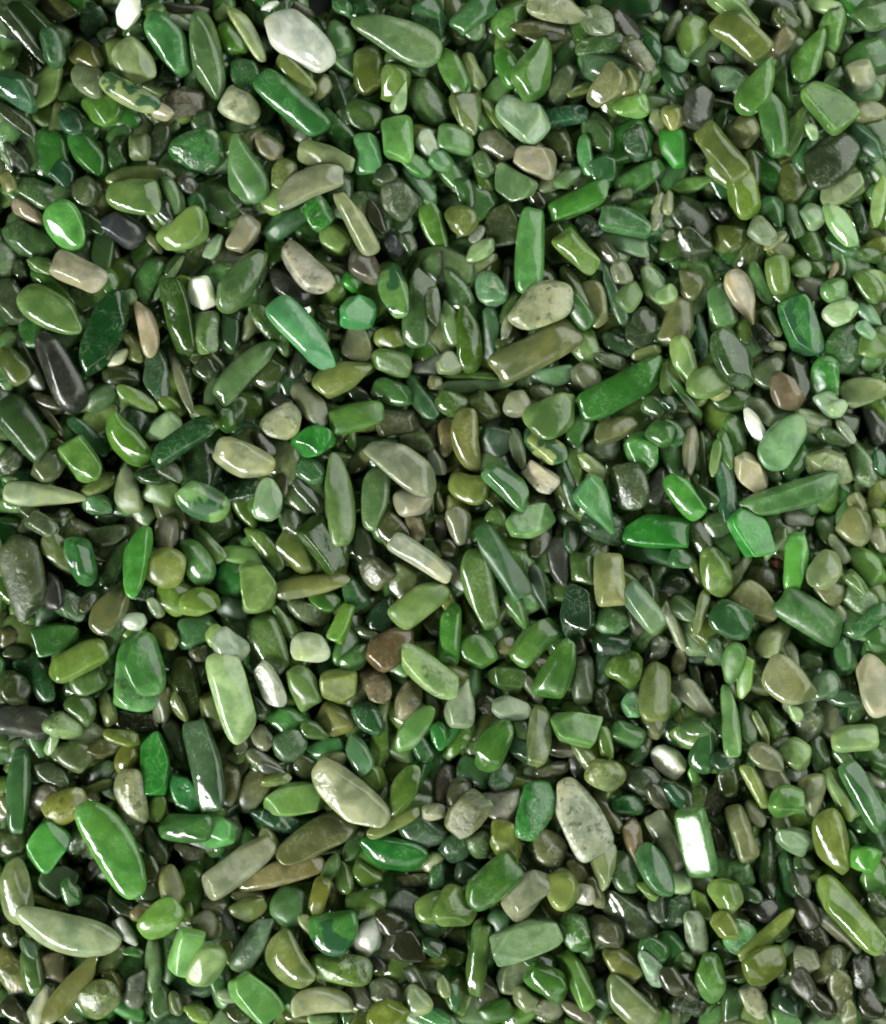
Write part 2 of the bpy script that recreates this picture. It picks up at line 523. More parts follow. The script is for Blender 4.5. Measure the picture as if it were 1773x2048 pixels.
(25, 1379, 65, 62, 20, '342', 'e', '', 'dark olive green rounded stone above the long dull green rod at the left edge'),
(430, 1274, 45, 38, 60, '8a6', 'e', '', None),
(175, 1366, 70, 45, -20, '574', 'e', '', None),
(105, 1184, 75, 38, 80, '333', 'e', '', None),
(398, 1309, 38, 35, 150, '443', 'e', '', None),
(205, 1496, 75, 40, -20, '553', 'e', '', None),
(175, 1204, 50, 30, -40, '443', 'e', '', None),
(8, 1274, 50, 40, 160, '553', 'e', '', None),
(355, 1416, 62, 22, 65, '675', 'e', '', None),
(34, 1584, 160, 48, 87, '475', 'r', '+', 'long dull green rod standing upright at the left edge'),
(228, 1696, 205, 82, 58, '594', 'c', '+', 'large bent green stone with yellow-green side'),
(132, 1868, 205, 75, 16, '9a8', 'c', '+', 'large curved pale creamy stone near the lower left corner'),
(28, 1786, 130, 60, 82, '786', 'e', '+', 'large olive green long oval stone above and left of the large curved pale creamy stone'),
(92, 1692, 90, 72, -50, '494', 'b', '+', 'green blocky stone below and right of the long dull green rod at the left edge'),
(130, 1614, 88, 62, -25, '883', 'e', '*+', 'olive oval stone just right of the long dull green rod at the left edge'),
(260, 1596, 110, 60, 80, '997', 'r', '*+', 'olive rod-shaped stone just below and left of the vivid emerald upright rod'),
(370, 1588, 85, 55, 55, '385', 'b', '*', None),
(370, 1658, 110, 55, 0, '474', 'r', '+', 'green rod-shaped stone above and left of the long greyish pink rod'),
(432, 1664, 70, 62, 170, '5a5', 'e', '+', None),
(340, 1776, 82, 45, 75, '885', 'e', '+', None),
(322, 1838, 92, 65, -35, '694', 'f', '+', 'lime green leaf-shaped stone below and right of the large bent green stone'),
(375, 1904, 92, 58, -75, '7b5', 'b', '+', 'light green blocky stone with a white glint along one side'),
(415, 1931, 90, 60, -60, '8a6', 'e', '+', 'yellow-green oval stone above and left of the large green blocky stone near the bottom'),
(250, 1868, 65, 28, 55, 'aaa', 'r', '+', None),
(375, 1826, 60, 20, 80, '795', 'r', '', None),
(292, 1786, 55, 48, -40, '565', 'e', '', None),
(180, 1821, 72, 60, 30, '343', 'e', '', None),
(110, 1768, 70, 65, 30, '353', 'b', '', 'dark green blocky stone below and left of the large bent green stone'),
(148, 1691, 75, 50, -60, '464', 'e', '*', None),
(185, 1744, 60, 32, -50, '554', 'e', '', None),
(98, 1938, 65, 62, 90, '764', 'r', '', None),
(78, 2018, 82, 38, -58, 'bba', 'r', '+', None),
(15, 1951, 100, 58, 55, '885', 'e', '*', None),
(60, 1946, 95, 42, 80, '574', 'e', '', None),
(140, 1981, 160, 45, -52, '774', 'f', '+', 'olive leaf-shaped stone just below the large curved pale creamy stone'),
(198, 1996, 80, 70, -30, '785', 'e', '*+', 'olive green rounded stone below and right of the large curved pale creamy stone'),
(270, 1981, 75, 42, -80, '777', 'e', '*+', None),
(305, 1934, 105, 32, 82, '686', 'e', '', None),
(330, 1926, 100, 40, 85, '363', 'e', '', None),
(380, 1976, 105, 45, 15, '364', 'e', '*', None),
(390, 2036, 60, 35, 20, '794', 'e', '', None),
(412, 1856, 60, 48, 60, '664', 'e', '', None),
(308, 1696, 85, 38, 68, '676', 'e', '*', None),
(310, 1621, 55, 35, -70, '684', 'e', '', None),
(100, 1551, 75, 40, 20, '454', 'e', '', None),
(195, 1551, 75, 35, -30, '353', 'e', '', None),
(195, 1576, 55, 22, -15, '785', 'e', '', None),
(18, 1691, 60, 55, 0, '453', 'e', '', None),
(82, 1598, 70, 50, -20, '654', 'e', '', None),
(92, 1811, 82, 20, 20, '785', 'e', '', None),
(282, 1824, 50, 30, -30, '763', 'e', '', None),
(265, 1908, 45, 22, 0, '474', 'e', '', None),
(58, 1898, 50, 30, 60, '465', 'e', '', None),
(215, 1926, 80, 40, -50, '675', 'e', '', None),
(25, 2031, 65, 40, 40, '443', 'e', '', None),
(15, 1878, 50, 50, 40, '342', 'e', '', None),
(252, 2024, 80, 40, 30, '383', 'e', '', None),
(318, 2011, 85, 45, 85, '464', 'e', '', None),
(435, 1976, 55, 35, 70, '474', 'e', '', None),
(375, 1708, 60, 38, 20, '443', 'e', '', None),
(238, 1811, 70, 42, 60, '343', 'e', '', None),
(350, 2011, 50, 25, 80, '675', 'e', '', None),
(140, 1786, 60, 38, 60, '363', 'e', '', None),
(170, 1594, 50, 30, 20, '664', 'e', '', None),
(425, 1816, 50, 30, 20, '665', 'e', '', None),
(8, 1618, 50, 32, 85, '664', 'e', '', None),
(295, 1741, 60, 38, 70, '342', 'e', '', None),
(225, 1976, 75, 40, 60, '663', 'e', '', None),
(598, 78, 155, 82, 42, 'ccc', 'e', '+', 'large smooth greyish white stone near the top edge'),
(496, 62, 120, 32, 58, '9a7', 'c', '+', None),
(443, 20, 45, 38, 60, '8a7', 'e', '', None),
(463, 72, 75, 50, 55, '472', 'e', '', None),
(490, 148, 80, 60, 60, '364', 'b', '*', None),
(478, 210, 80, 62, 40, 'aa8', 'e', '*+', 'pale beige rounded stone just left of the long green rod with the shiny lower edge'),
(588, 148, 100, 45, 50, '785', 'e', '', None),
(583, 205, 165, 58, 40, '374', 'r', '+', 'long green rod-shaped stone with a shiny lower edge'),
(643, 170, 55, 32, -60, '886', 'e', '', None),
(678, 68, 70, 60, 60, '696', 'e', '', None),
(793, 72, 180, 75, 24, '686', 'e', '+', 'large sage green long oval stone above and left of the pale yellowish angular chip'),
(818, 112, 88, 62, 30, '575', 'e', '', None),
(736, 132, 100, 62, 100, '563', 'e', '', 'dark olive green oval stone left of the pale yellowish angular chip'),
(788, 162, 75, 58, -70, '684', 'e', '', None),
(803, 192, 65, 28, -70, '9b8', 'd', '+', None),
(676, 188, 120, 28, 70, '353', 'e', '*', None),
(726, 225, 75, 58, 30, '463', 'e', '', 'green rounded stone just above and left of the bright light green upright block'),
(796, 278, 98, 60, 85, '6a5', 'r', '+', 'bright light green blocky stone standing upright'),
(736, 305, 78, 52, 85, '596', 'r', '+', 'green rod-shaped stone just below and left of the bright light green upright block'),
(676, 258, 100, 50, 50, '363', 'e', '', None),
(593, 250, 75, 45, 60, '564', 'e', '', None),
(606, 270, 35, 25, 20, '999', 'e', '', None),
(653, 312, 112, 45, 15, '897', 'r', '+', 'olive green rod-shaped stone above and left of the long tan rod'),
(533, 292, 60, 40, 30, '875', 'e', '', None),
(488, 335, 135, 75, -105, '585', 'd', '+', 'large green triangular stone with a pale patch'),
(618, 370, 140, 60, -20, '998', 'c', '+', 'large pale beige curved stone'),
(563, 345, 62, 45, -60, '674', 'e', '', None),
(570, 440, 100, 45, -35, '364', 'r', '', 'dark cool green rod-shaped stone just below and left of the large pale beige curved stone'),
(636, 425, 62, 55, 45, '172', 'b', '*', None),
(668, 475, 70, 55, 60, '795', 'e', '', None),
(713, 445, 135, 40, 62, '997', 'r', '+', 'long tan rod-shaped stone lying steeply'),
(486, 465, 75, 50, -65, 'a98', 'r', '+', 'smooth pinkish tan rod-shaped stone with rounded ends'),
(498, 420, 45, 20, 10, '666', 'e', '', None),
(750, 432, 75, 32, 65, '554', 'e', '', None),
(798, 395, 82, 65, 50, '454', 'e', '*', 'dark green rounded stone just above and right of the long tan rod'),
(843, 370, 105, 32, 50, '697', 'e', '', None),
(833, 328, 70, 38, 40, '484', 'e', '', None),
(856, 288, 65, 42, 60, 'aba', 'e', '', None),
(848, 270, 62, 50, 20, '674', 'e', '-', None),
(853, 195, 115, 65, 50, '575', 'e', '', 'large grey-green oval stone just above and right of the bright light green upright block'),
(868, 450, 105, 42, 70, '583', 'f', '+', 'leaf green leaf-shaped stone right of the long tan rod'),
(860, 32, 82, 55, 55, '364', 'b', '*', 'dark cool green blocky stone above and left of the pale yellowish angular chip'),
(806, 25, 75, 38, 20, '464', 'e', '', None),
(713, 12, 75, 45, 20, '253', 'e', '', None),
(683, 8, 50, 30, 40, '364', 'e', '', None),
(600, 12, 62, 25, 30, '443', 'e', '', None),
(538, 5, 38, 15, -20, 'ddd', 'a', '', None),
(788, 488, 50, 38, 45, '445', 'e', '*', None),
(818, 482, 45, 30, 60, '454', 'e', '', None),
(883, 320, 50, 38, 20, '586', 'e', '', None),
(768, 350, 50, 38, -30, '454', 'e', '', None),
(610, 537, 125, 58, 48, 'ba9', 'e', '*+', 'long cream oval stone with a pinkish mottled face'),
(483, 560, 140, 62, -50, '575', 'e', '+', 'large grey-green long oval stone just right of the small bright white chip'),
(730, 532, 80, 58, 55, '655', 'e', '+', None),
(580, 567, 100, 58, 30, '444', 'e', '', 'dark grey oval stone just below and left of the cream oval with the pinkish face'),
(666, 582, 80, 48, -80, '573', 'e', '', None),
(706, 560, 45, 38, 30, '182', 'e', '+', 'small vivid green round bead-like stone'),
(716, 622, 72, 62, 0, '4a6', 'b', '+', 'vivid emerald squarish stone'),
(608, 667, 170, 62, 47, '5a7', 'r', '+', 'long green stone with a thin bright white edge'),
(543, 654, 120, 42, 50, '463', 'e', '*+', 'green long oval stone just left of the long green stone with the white edge'),
(788, 582, 105, 55, 75, '695', 'e', '%+', 'green oval stone just right of the small vivid green round stone'),
(838, 612, 155, 60, 95, '464', 'e', '', 'large green long oval stone right of the vivid emerald squarish stone'),
(710, 684, 75, 60, 80, '776', 'b', '', 'olive blocky stone just below the vivid emerald squarish stone'),
(780, 674, 65, 48, 20, '784', 'e', '', None),
(783, 724, 80, 50, 20, '574', 'e', '+', 'green oval stone sloping down to the right, above the large beige oval at the centre'),
(488, 737, 155, 55, -45, '686', 'c', '+', 'large sage green curved stone above and left of the small whitish mottled stone'),
(538, 742, 82, 50, -50, '453', 'e', '', None),
(686, 752, 120, 62, -20, '785', 'd', '+', 'large olive green tapered stone below the vivid emerald squarish stone'),
(618, 750, 25, 22, 80, '776', 'e', '', None),
(620, 807, 105, 50, 52, '887', 'a', '+', 'grey angular stone just above and right of the small whitish mottled stone'),
(786, 784, 80, 48, 20, '474', 'a', '+', 'green angular stone above the large beige oval at the centre'),
(713, 834, 105, 58, -8, '583', 'r', '+', 'leaf green rod-shaped stone just above and right of the vivid emerald angular chip'),
(793, 842, 85, 50, -5, '554', 'b', '', 'dark olive blocky stone just above the large beige oval at the centre'),
(563, 847, 82, 65, -35, 'aa8', 'e', '*+', 'small whitish mottled stone with a dark fleck'),
(623, 884, 90, 58, -15, '283', 'a', '+', 'vivid emerald angular chip beside a dark gap'),
(488, 920, 118, 70, 15, 'aa8', 'e', '+', 'pale cream oval stone with a greenish hollow and white rim'),
(536, 1000, 82, 55, -75, '8a8', 'f', '+', 'pale green leaf-shaped stone below and left of the vivid emerald angular chip'),
(563, 970, 65, 32, -75, '553', 'e', '', None),
(678, 998, 178, 55, 86, '685', 'e', '+', 'large olive green long oval stone below and right of the vivid emerald angular chip'),
(806, 932, 155, 68, 35, '998', 'e', '+', 'large flat beige oval stone at the centre of the heap'),
(720, 920, 65, 35, -50, '886', 'e', '', None),
(873, 922, 58, 28, 65, 'ccc', 'a', '!', 'small white chip tucked beside the large beige oval'),
(750, 997, 125, 55, 95, '575', 'e', '+', 'grey-green long oval stone just below and left of the large beige oval at the centre'),
(828, 1004, 75, 52, -15, 'a98', 'e', '+', None),
(618, 992, 100, 35, 45, '454', 'e', '', None),
(618, 940, 62, 45, 20, '364', 'e', '', None),
(870, 764, 28, 28, 0, '775', 'e', '', None),
(840, 794, 105, 38, 55, '364', 'e', '', None),
(863, 727, 75, 40, -15, '888', 'e', '', None),
(453, 840, 50, 32, 80, '473', 'e', '', None),
(476, 980, 88, 40, -10, '253', 'e', '*', None),
(593, 724, 65, 30, -60, '343', 'e', '', None),
(563, 804, 50, 32, 30, '444', 'e', '', None),
(878, 1004, 45, 18, 75, '885', 'e', '', None),
(498, 652, 62, 32, -70, '564', 'e', '', None),
(456, 662, 82, 40, 90, '354', 'e', '', None),
(868, 612, 75, 30, 90, '454', 'e', '', None),
(526, 887, 65, 30, 50, '443', 'e', '', None),
(833, 882, 70, 38, 10, '453', 'e', '', None),
(873, 874, 62, 45, -50, '764', 'e', '', None),
(660, 632, 62, 45, 30, '342', 'e', '', None),
(456, 820, 75, 62, -60, '464', 'e', '-', None),
(718, 787, 55, 32, 20, '343', 'e', '', None),
(466, 1394, 175, 68, 74, 'ac8', 'r', '+', 'long pale yellow-green rod-shaped stone standing upright'),
(460, 1296, 75, 60, 35, 'aba', 'e', '+', None),
(516, 1176, 95, 68, 85, '795', 'b', '+', 'olive green blocky stone with flat upright sides'),
(458, 1162, 82, 62, 70, '384', 'e', '', None),
(623, 1172, 145, 38, -10, '885', 'e', '+', 'olive long oval stone just right of the olive green flat-sided blocky stone'),
(530, 1094, 105, 35, 50, '684', 'c', '', None),
(486, 1112, 108, 35, 5, '694', 'e', '', None),
(593, 1104, 95, 62, 50, '674', 'e', '', 'olive green oval stone just above and right of the olive green flat-sided blocky stone'),
(650, 1089, 112, 65, 55, '352', 'b', '+', 'large dark green blocky stone above and right of the olive green flat-sided blocky stone'),
(726, 1089, 82, 45, 70, '454', 'e', '', None),
(843, 1116, 135, 42, 33, 'bba', 'r', '+', 'long slender white stone lying at a slant'),
(620, 1296, 75, 58, 0, 'bca', 'e', '+', 'creamy pale round-cornered stone'),
(838, 1206, 118, 60, -38, '795', 'r', '+', 'olive green rod-shaped stone just above and right of the brown orange-tinted stone'),
(806, 1162, 75, 65, 35, '564', 'b', '', 'dark olive green blocky stone just below and left of the long slender white stone'),
(750, 1144, 65, 55, 50, '665', 'e', '*', None),
(646, 1204, 62, 40, 15, '473', 'e', '', None),
(616, 1226, 88, 45, 20, '565', 'e', '', None),
(708, 1189, 70, 48, 70, '364', 'e', '', None),
(683, 1246, 80, 35, -68, '693', 'e', '', None),
(783, 1296, 100, 68, -35, '752', 'e', '+', 'brown stone with an orange tint in a dark gap'),
(753, 1372, 80, 50, 65, '975', 'e', '*+', 'tan oval stone just below the brown orange-tinted stone'),
(820, 1404, 78, 52, -80, '986', 'e', '*+', None),
(856, 1344, 140, 60, 35, '8a6', 'e', '*+', 'large yellow-green long oval stone just below and right of the brown orange-tinted stone'),
(678, 1376, 70, 70, 85, '784', 'b', '+', 'olive green blocky stone just below and right of the creamy pale round-cornered stone'),
(606, 1376, 88, 58, 60, '685', 'e', '+', 'olive green oval stone just right of the white teardrop chip'),
(540, 1369, 95, 42, 65, 'bbb', 'd', '*+!', 'white teardrop chip pointing up, beside a pale yellow-green rod'),
(536, 1292, 120, 68, 65, '574', 'e', '', 'large green oval stone just above the white teardrop chip'),
(830, 1459, 110, 45, -50, '695', 'f', '+', 'green leaf-shaped stone just below and left of the pale silvery tapered stone'),
(768, 1409, 105, 22, -75, '684', 'e', '', None),
(668, 1446, 75, 55, 35, '885', 'e', '', 'olive oval stone below and right of the white teardrop chip'),
(573, 1446, 82, 60, 40, '484', 'e', '', None),
(578, 1492, 70, 62, -40, '465', 'e', '', 'dark cool green rounded stone just above the light green four-sided stone'),
(650, 1502, 75, 38, -15, '485', 'e', '', None),
(718, 1512, 82, 42, 65, '697', 'e', '', None),
(760, 1482, 130, 40, -82, '573', 'd', '', None),
(523, 1479, 52, 38, 50, '776', 'e', '*', None),
(478, 1489, 45, 32, 70, '665', 'e', '', None),
(570, 1252, 85, 22, 62, '685', 'e', '', None),
(688, 1299, 75, 48, -60, '585', 'e', '', None),
(713, 1319, 70, 40, -30, '474', 'e', '', None),
(733, 1269, 48, 20, 15, '565', 'e', '', None),
(770, 1234, 85, 62, -70, '243', 'e', '', None),
(800, 1339, 50, 32, 20, '585', 'e', '', None),
(843, 1499, 62, 35, 60, '364', 'e', '', None),
(593, 1332, 45, 32, 0, '573', 'e', '', None),
(878, 1474, 55, 30, 80, '384', 'e', '', None),
(526, 1526, 75, 30, 30, '776', 'e', '', None),
(866, 1414, 62, 30, 80, '565', 'e', '', None),
(583, 1044, 65, 35, 65, '454', 'e', '', None),
(786, 1066, 88, 62, 50, '553', 'e', '', None),
(830, 1056, 55, 35, 70, '763', 'e', '', None),
(883, 1074, 75, 30, 80, '543', 'e', '', None),
(463, 1219, 62, 45, 30, '354', 'e', '', None),
(570, 1394, 50, 30, 70, '572', 'e', '', None),
(666, 1524, 65, 30, -10, '886', 'e', '', None),
(513, 1414, 60, 38, 60, '454', 'e', '', None),
(630, 1382, 50, 38, 40, '464', 'e', '', None),
(738, 1439, 75, 50, 60, '253', 'e', '', 'dark cool green oval stone above the large cream and olive long oval'),
(628, 1464, 60, 35, 20, '463', 'e', '', None),
(698, 1594, 175, 75, 42, 'aa8', 'e', '+', 'large cream and olive long oval stone'),
(590, 1602, 122, 65, 0, '7a5', 'b', '+', 'light green four-sided blocky stone'),
(636, 1676, 175, 68, -28, '664', 'e', '+', 'large dark olive long oval stone just below and right of the light green four-sided stone'),
(476, 1736, 160, 58, -38, '998', 'r', '+', 'long greyish pink rod-shaped stone'),
(560, 1748, 170, 50, -15, '873', 'e', '+', 'long brown and tan stone under a greyish pink one'),
(786, 1711, 132, 62, 14, '273', 'f', '+', 'vivid green oval stone with a sparkling edge'),
(788, 1648, 110, 28, -28, '785', 'f', '+', None),
(806, 1584, 110, 50, -62, '573', 'f', '+', 'leaf green leaf-shaped stone just left of the dark rough sparkling stone'),
(743, 1561, 75, 50, 60, '684', 'e', '', None),
(668, 1866, 92, 85, 0, '484', 'e', '%+', 'large round green stone with a pale spot'),
(736, 1878, 92, 52, -75, 'bbb', 'f', '+', 'pale pointed stone with a bright white glint'),
(638, 1798, 82, 35, -75, '773', 'e', '+', None),
(578, 1818, 82, 75, 60, '474', 'e', '', 'green rounded stone just below the long brown and tan stone'),
(503, 1894, 125, 48, -58, '687', 'e', '*+', 'cool green long oval stone just above the large green blocky stone near the bottom'),
(510, 1998, 108, 68, 50, '6a5', 'b', '+', 'large green blocky stone with a glossy edge near the bottom'),
(578, 1926, 115, 75, 55, '785', 'c', '+', 'large olive green curved stone left of the pale pointed stone with a white glint'),
(678, 1938, 125, 58, 10, '684', 'e', '*+', 'large olive green long oval stone right of the large green blocky stone near the bottom'),
(643, 2004, 118, 55, -5, 'aa8', 'h', '+', 'cream half-moon shaped stone at the bottom edge'),
(768, 1988, 70, 50, 20, '776', 'e', '*', None),
(833, 2006, 62, 55, 30, '9a8', 'e', '+', None),
(776, 2028, 82, 58, -20, '783', 'e', '+', 'olive oval stone below and right of the large round green stone with the pale spot'),
(866, 1818, 70, 60, 170, '795', 'e', '+', None),
(806, 1814, 75, 52, 5, '455', 'b', '', None),
(733, 1811, 82, 55, -10, '574', 'e', '', 'green oval stone lying level, just above the pale pointed stone with a white glint'),
(728, 1748, 80, 55, 30, '684', 'e', '', None),
(820, 1768, 100, 25, -4, '775', 'e', '*', None),
(866, 1726, 50, 32, -40, '897', 'e', '', None),
(496, 1824, 70, 45, -20, '785', 'e', '', None),
(863, 1936, 70, 35, -20, '673', 'e', '', None),
(868, 1971, 58, 42, 30, '898', 'e', '*', None),
(808, 1894, 80, 65, 0, '332', 'b', '', 'dark olive blocky stone just right of the pale pointed stone with a white glint'),
(458, 1576, 82, 42, 90, '553', 'e', '', None),
(506, 1581, 100, 52, -60, '664', 'e', '', 'dark olive oval stone sloping up to the right, above the long greyish pink rod'),
(550, 1644, 108, 45, 25, '254', 'e', '*', None),
(843, 1671, 90, 70, 30, '354', 'e', '', 'dark cool green rounded stone just above and right of the vivid green sparkling oval'),
(616, 1851, 50, 30, 60, '897', 'e', '', None),
(583, 1881, 62, 40, 80, '674', 'e', '', None),
(578, 1994, 65, 45, 60, '373', 'e', '', None),
(833, 1551, 75, 40, -60, '374', 'e', '', None),
(868, 1626, 45, 32, 0, '998', 'e', '*', None),
(708, 1696, 75, 30, -60, '464', 'e', '', None),
(683, 1761, 65, 40, 70, '574', 'e', '', None),
(453, 1911, 65, 35, 80, '674', 'e', '', None),
(718, 1998, 60, 40, 40, '554', 'e', '', None),
(780, 1848, 70, 45, 30, '332', 'e', '', None),
(858, 1856, 60, 38, 50, '576', 'e', '', None),
(833, 1961, 60, 30, 50, '454', 'e', '', None),
(866, 1898, 50, 35, 20, '354', 'e', '', None),
(756, 1936, 40, 30, 60, '444', 'e', '', None),
(458, 1996, 50, 30, 0, '898', 'e', '', None),
(453, 1848, 55, 18, 65, '888', 'e', '', None),
(603, 2036, 75, 40, 10, '663', 'e', '', None),
(643, 2044, 60, 25, 0, '796', 'e', '', None),
(866, 2041, 75, 40, 20, '485', 'e', '', None),
(473, 2034, 60, 40, 20, '342', 'e', '', None),
(553, 1561, 60, 22, -10, '674', 'e', '', None),
(548, 1544, 65, 22, 25, '666', 'e', '', None),
(538, 1956, 65, 35, 40, '363', 'e', '', None),
(660, 1744, 65, 28, -65, '575', 'e', '', None),
(873, 1756, 50, 30, 90, '364', 'e', '', None),
(493, 1801, 65, 30, 10, '775', 'e', '-', None),
(951, 22, 105, 48, -40, '475', 'r', '+', 'cool green rod-shaped stone above the pale yellowish angular chip'),
(1114, 15, 115, 52, 10, '997', 'e', '*+', 'pale tan mottled stone cut by the top edge'),
(1021, 32, 80, 58, -50, '584', 'e', '', 'green oval stone just left of the pale tan stone cut by the top edge'),
(1078, 55, 110, 38, 5, '553', 'e', '', 'dark olive long oval stone just above the large bright green teardrop stone'),
(1198, 42, 80, 55, 40, '787', 'e', '*+', None),
(1248, 50, 88, 58, 60, '433', 'e', '', None),
(1311, 15, 55, 30, 50, '797', 'e', '', None),
(1311, 88, 65, 28, 65, '375', 'e', '', None),
(1276, 112, 82, 42, 45, '665', 'e', '*', None),
(1201, 88, 95, 42, -10, '464', 'e', '*', 'green long oval stone just above the large beige speckled stone near the top'),
(1224, 138, 125, 55, 15, '465', 'r', '', None),
(944, 138, 80, 40, 72, '9a7', 'a', '+', 'pale yellowish angular chip near a bright green teardrop'),
(908, 140, 112, 45, 62, '584', 'e', '+', 'green long oval stone just left of the pale yellowish angular chip'),
(976, 128, 60, 28, 95, '465', 'e', '', None),
(1071, 138, 125, 80, -65, '584', 'd', '+', 'large bright green teardrop-shaped stone'),
(1016, 132, 82, 45, 60, '483', 'e', '', None),
(1121, 168, 90, 45, -60, '565', 'e', '', 'grey-green oval stone just below and right of the large bright green teardrop stone'),
(1161, 175, 55, 22, -25, '785', 'e', '', None),
(1211, 180, 88, 60, -50, '775', 'e', '+', 'large beige speckled stone near the top edge'),
(1254, 175, 70, 48, 80, '774', 'e', '', None),
(1261, 218, 68, 45, -5, '694', 'e', '+', None),
(1048, 232, 108, 75, 40, '9b9', 'b', '+', 'whitish green blocky stone with a bright shine'),
(938, 225, 85, 55, 75, '675', 'd', '+', 'olive green tapered stone just below the pale yellowish angular chip'),
(991, 230, 88, 22, 55, '794', 'f', '', None),
(911, 275, 75, 55, 5, '696', 'r', '+', 'sage green rod-shaped stone right of the bright light green upright block'),
(998, 288, 85, 52, 35, '665', 'e', '', 'dark olive oval stone just below and left of the whitish green shiny blocky stone'),
(1131, 228, 92, 38, -10, '254', 'r', '', None),
(1198, 262, 90, 58, 65, '464', 'e', '', 'green oval stone just below the large beige speckled stone near the top'),
(1124, 285, 80, 50, 55, '564', 'd', '', None),
(1271, 282, 70, 52, 80, '354', 'e', '', None),
(1071, 322, 82, 58, 10, 'a98', 'b', '+', 'pinkish beige blocky stone'),
(1096, 360, 65, 38, -20, '676', 'e', '', None),
(1171, 308, 80, 30, 80, '485', 'f', '', None),
(1206, 330, 55, 52, 0, '364', 'b', '', None),
(1138, 352, 60, 30, -35, '686', 'e', '', None),
(1028, 365, 85, 58, 35, '686', 'b', '+', 'sage green blocky stone just below and left of the pinkish beige blocky stone'),
(1164, 398, 132, 48, -27, '483', 'r', '+', 'long bright green rod-shaped stone sloping up to the right'),
(1284, 350, 105, 48, -30, '474', 'r', '', 'green rod-shaped stone just below and left of the vivid green upright stone'),
(966, 325, 58, 38, 60, '575', 'e', '*', None),
(904, 342, 65, 45, 55, '585', 'e', '', None),
(971, 360, 65, 35, 80, '573', 'e', '', None),
(936, 390, 80, 35, 70, '474', 'e', '', None),
(924, 435, 65, 55, 40, '674', 'e', '+', None),
(956, 465, 40, 22, -60, '777', 'e', '', None),
(1008, 442, 82, 68, 80, '342', 'b', '', 'dark olive green blocky stone just above and left of the long light green upright rod'),
(1062, 500, 165, 55, 95, '595', 'r', '+', 'long light green rod-shaped stone standing upright'),
(1254, 440, 102, 55, 15, '475', 'b', '+', 'cool green blocky stone just below and right of the bright green sloping rod'),
(1156, 502, 100, 48, 45, '684', 'r', '+', 'olive green rod-shaped stone just right of the long light green upright rod'),
(1318, 420, 75, 28, -75, 'aa8', 'e', '*', None),
(1181, 450, 60, 42, 50, '344', 'e', '*', None),
(1248, 482, 108, 38, 15, '687', 'e', '', None),
(1076, 395, 50, 30, 60, '332', 'e', '', None),
(1311, 200, 62, 40, 0, '464', 'e', '', None),
(1321, 240, 58, 35, 60, '897', 'e', '', None),
(961, 498, 65, 35, -30, '8a7', 'a', '', None),
(1216, 500, 58, 30, 40, '554', 'e', '', None),
(1246, 388, 45, 25, -20, '565', 'e', '', None),
(1084, 612, 130, 85, -38, 'aa8', 'e', '*+', 'large pale oval stone with dark speckles and chalky spots'),
(1074, 700, 182, 68, -27, '775', 'r', '+', 'large long olive brown rod-shaped stone lying at a slant'),
(1178, 697, 90, 55, 60, '685', 'd', '', None),
(981, 577, 75, 55, 50, '697', 'e', '*+', 'cool green oval stone just left of the large speckled pale oval'),
(938, 677, 130, 50, 82, '462', 'f', '+', 'leaf green leaf-shaped stone left of the long olive brown rod'),
(981, 667, 108, 38, 95, '364', 'e', '', None),
(901, 647, 95, 40, 75, '686', 'e', '', None),
(911, 574, 88, 50, 65, '464', 'e', '', None),
(898, 724, 50, 42, 0, '898', 'b', '', None),
(936, 747, 120, 18, 3, '574', 'e', '', None),
(948, 770, 155, 28, -5, '575', 'e', '', None),
(1016, 650, 58, 20, -75, '998', 'e', '', None),
(1014, 560, 100, 18, 95, '787', 'e', '', None),
(1108, 750, 85, 40, -12, '697', 'e', '', None),
(1174, 754, 65, 50, 45, '776', 'e', '', None),
(1248, 777, 185, 62, -28, '373', 'r', '+', 'long bright green rod-shaped stone with a pale lower end'),
(1034, 807, 55, 50, -20, '998', 'e', '+', None),
(1084, 784, 48, 32, 20, '776', 'e', '', None),
(1108, 827, 108, 80, -40, '685', 'e', '+', 'large olive green oval stone above the whitish blocky chip with the olive corner'),
(1231, 857, 88, 42, -22, '775', 'e', '', 'olive long oval stone just below the long bright green rod'),
(934, 882, 125, 55, 80, '774', 'c', '+', 'olive yellow bean-shaped stone standing upright'),
(994, 882, 70, 60, 20, '354', 'b', '', None),
(1036, 897, 82, 28, 75, '676', 'e', '', None),
(1091, 894, 95, 48, 35, '9a6', 'e', '%+', 'yellow-green oval stone just above the whitish blocky chip with the olive corner'),
(1161, 852, 85, 42, -60, '474', 'e', '', None),
(1151, 920, 105, 42, 80, '574', 'e', '', None),
(1206, 897, 70, 58, 0, '454', 'e', '', None),
(1286, 904, 75, 68, 40, '484', 'b', '+', 'green blocky stone below the long bright green rod'),
(1081, 954, 70, 45, 40, 'cba', 'b', '*+', 'small whitish blocky chip with an olive corner'),
(1018, 970, 110, 55, 40, '475', 'e', '+', 'cool green oval stone just left of the whitish blocky chip with the olive corner'),
(938, 977, 82, 58, 10, '784', 'c', '+', 'olive green curved stone just below the olive yellow bean-shaped stone'),
(1195, 1014, 120, 62, 60, '596', 'd', '+', 'large green tapered stone below and right of the whitish blocky chip with the olive corner'),
(1261, 972, 95, 72, 65, '454', 'e', '*+', 'dark green oval stone just above and left of the large emerald rod'),
(1188, 934, 78, 28, 40, '896', 'e', '', None),
(1191, 962, 38, 22, 35, '997', 'e', '', None),
(914, 1012, 55, 45, 70, '885', 'e', '', None),
(1194, 604, 90, 48, 75, '886', 'e', '', 'olive oval stone just right of the large speckled pale oval'),
(1151, 577, 105, 30, 60, '564', 'e', '', None),
(1244, 544, 50, 38, 60, '887', 'e', '', None),
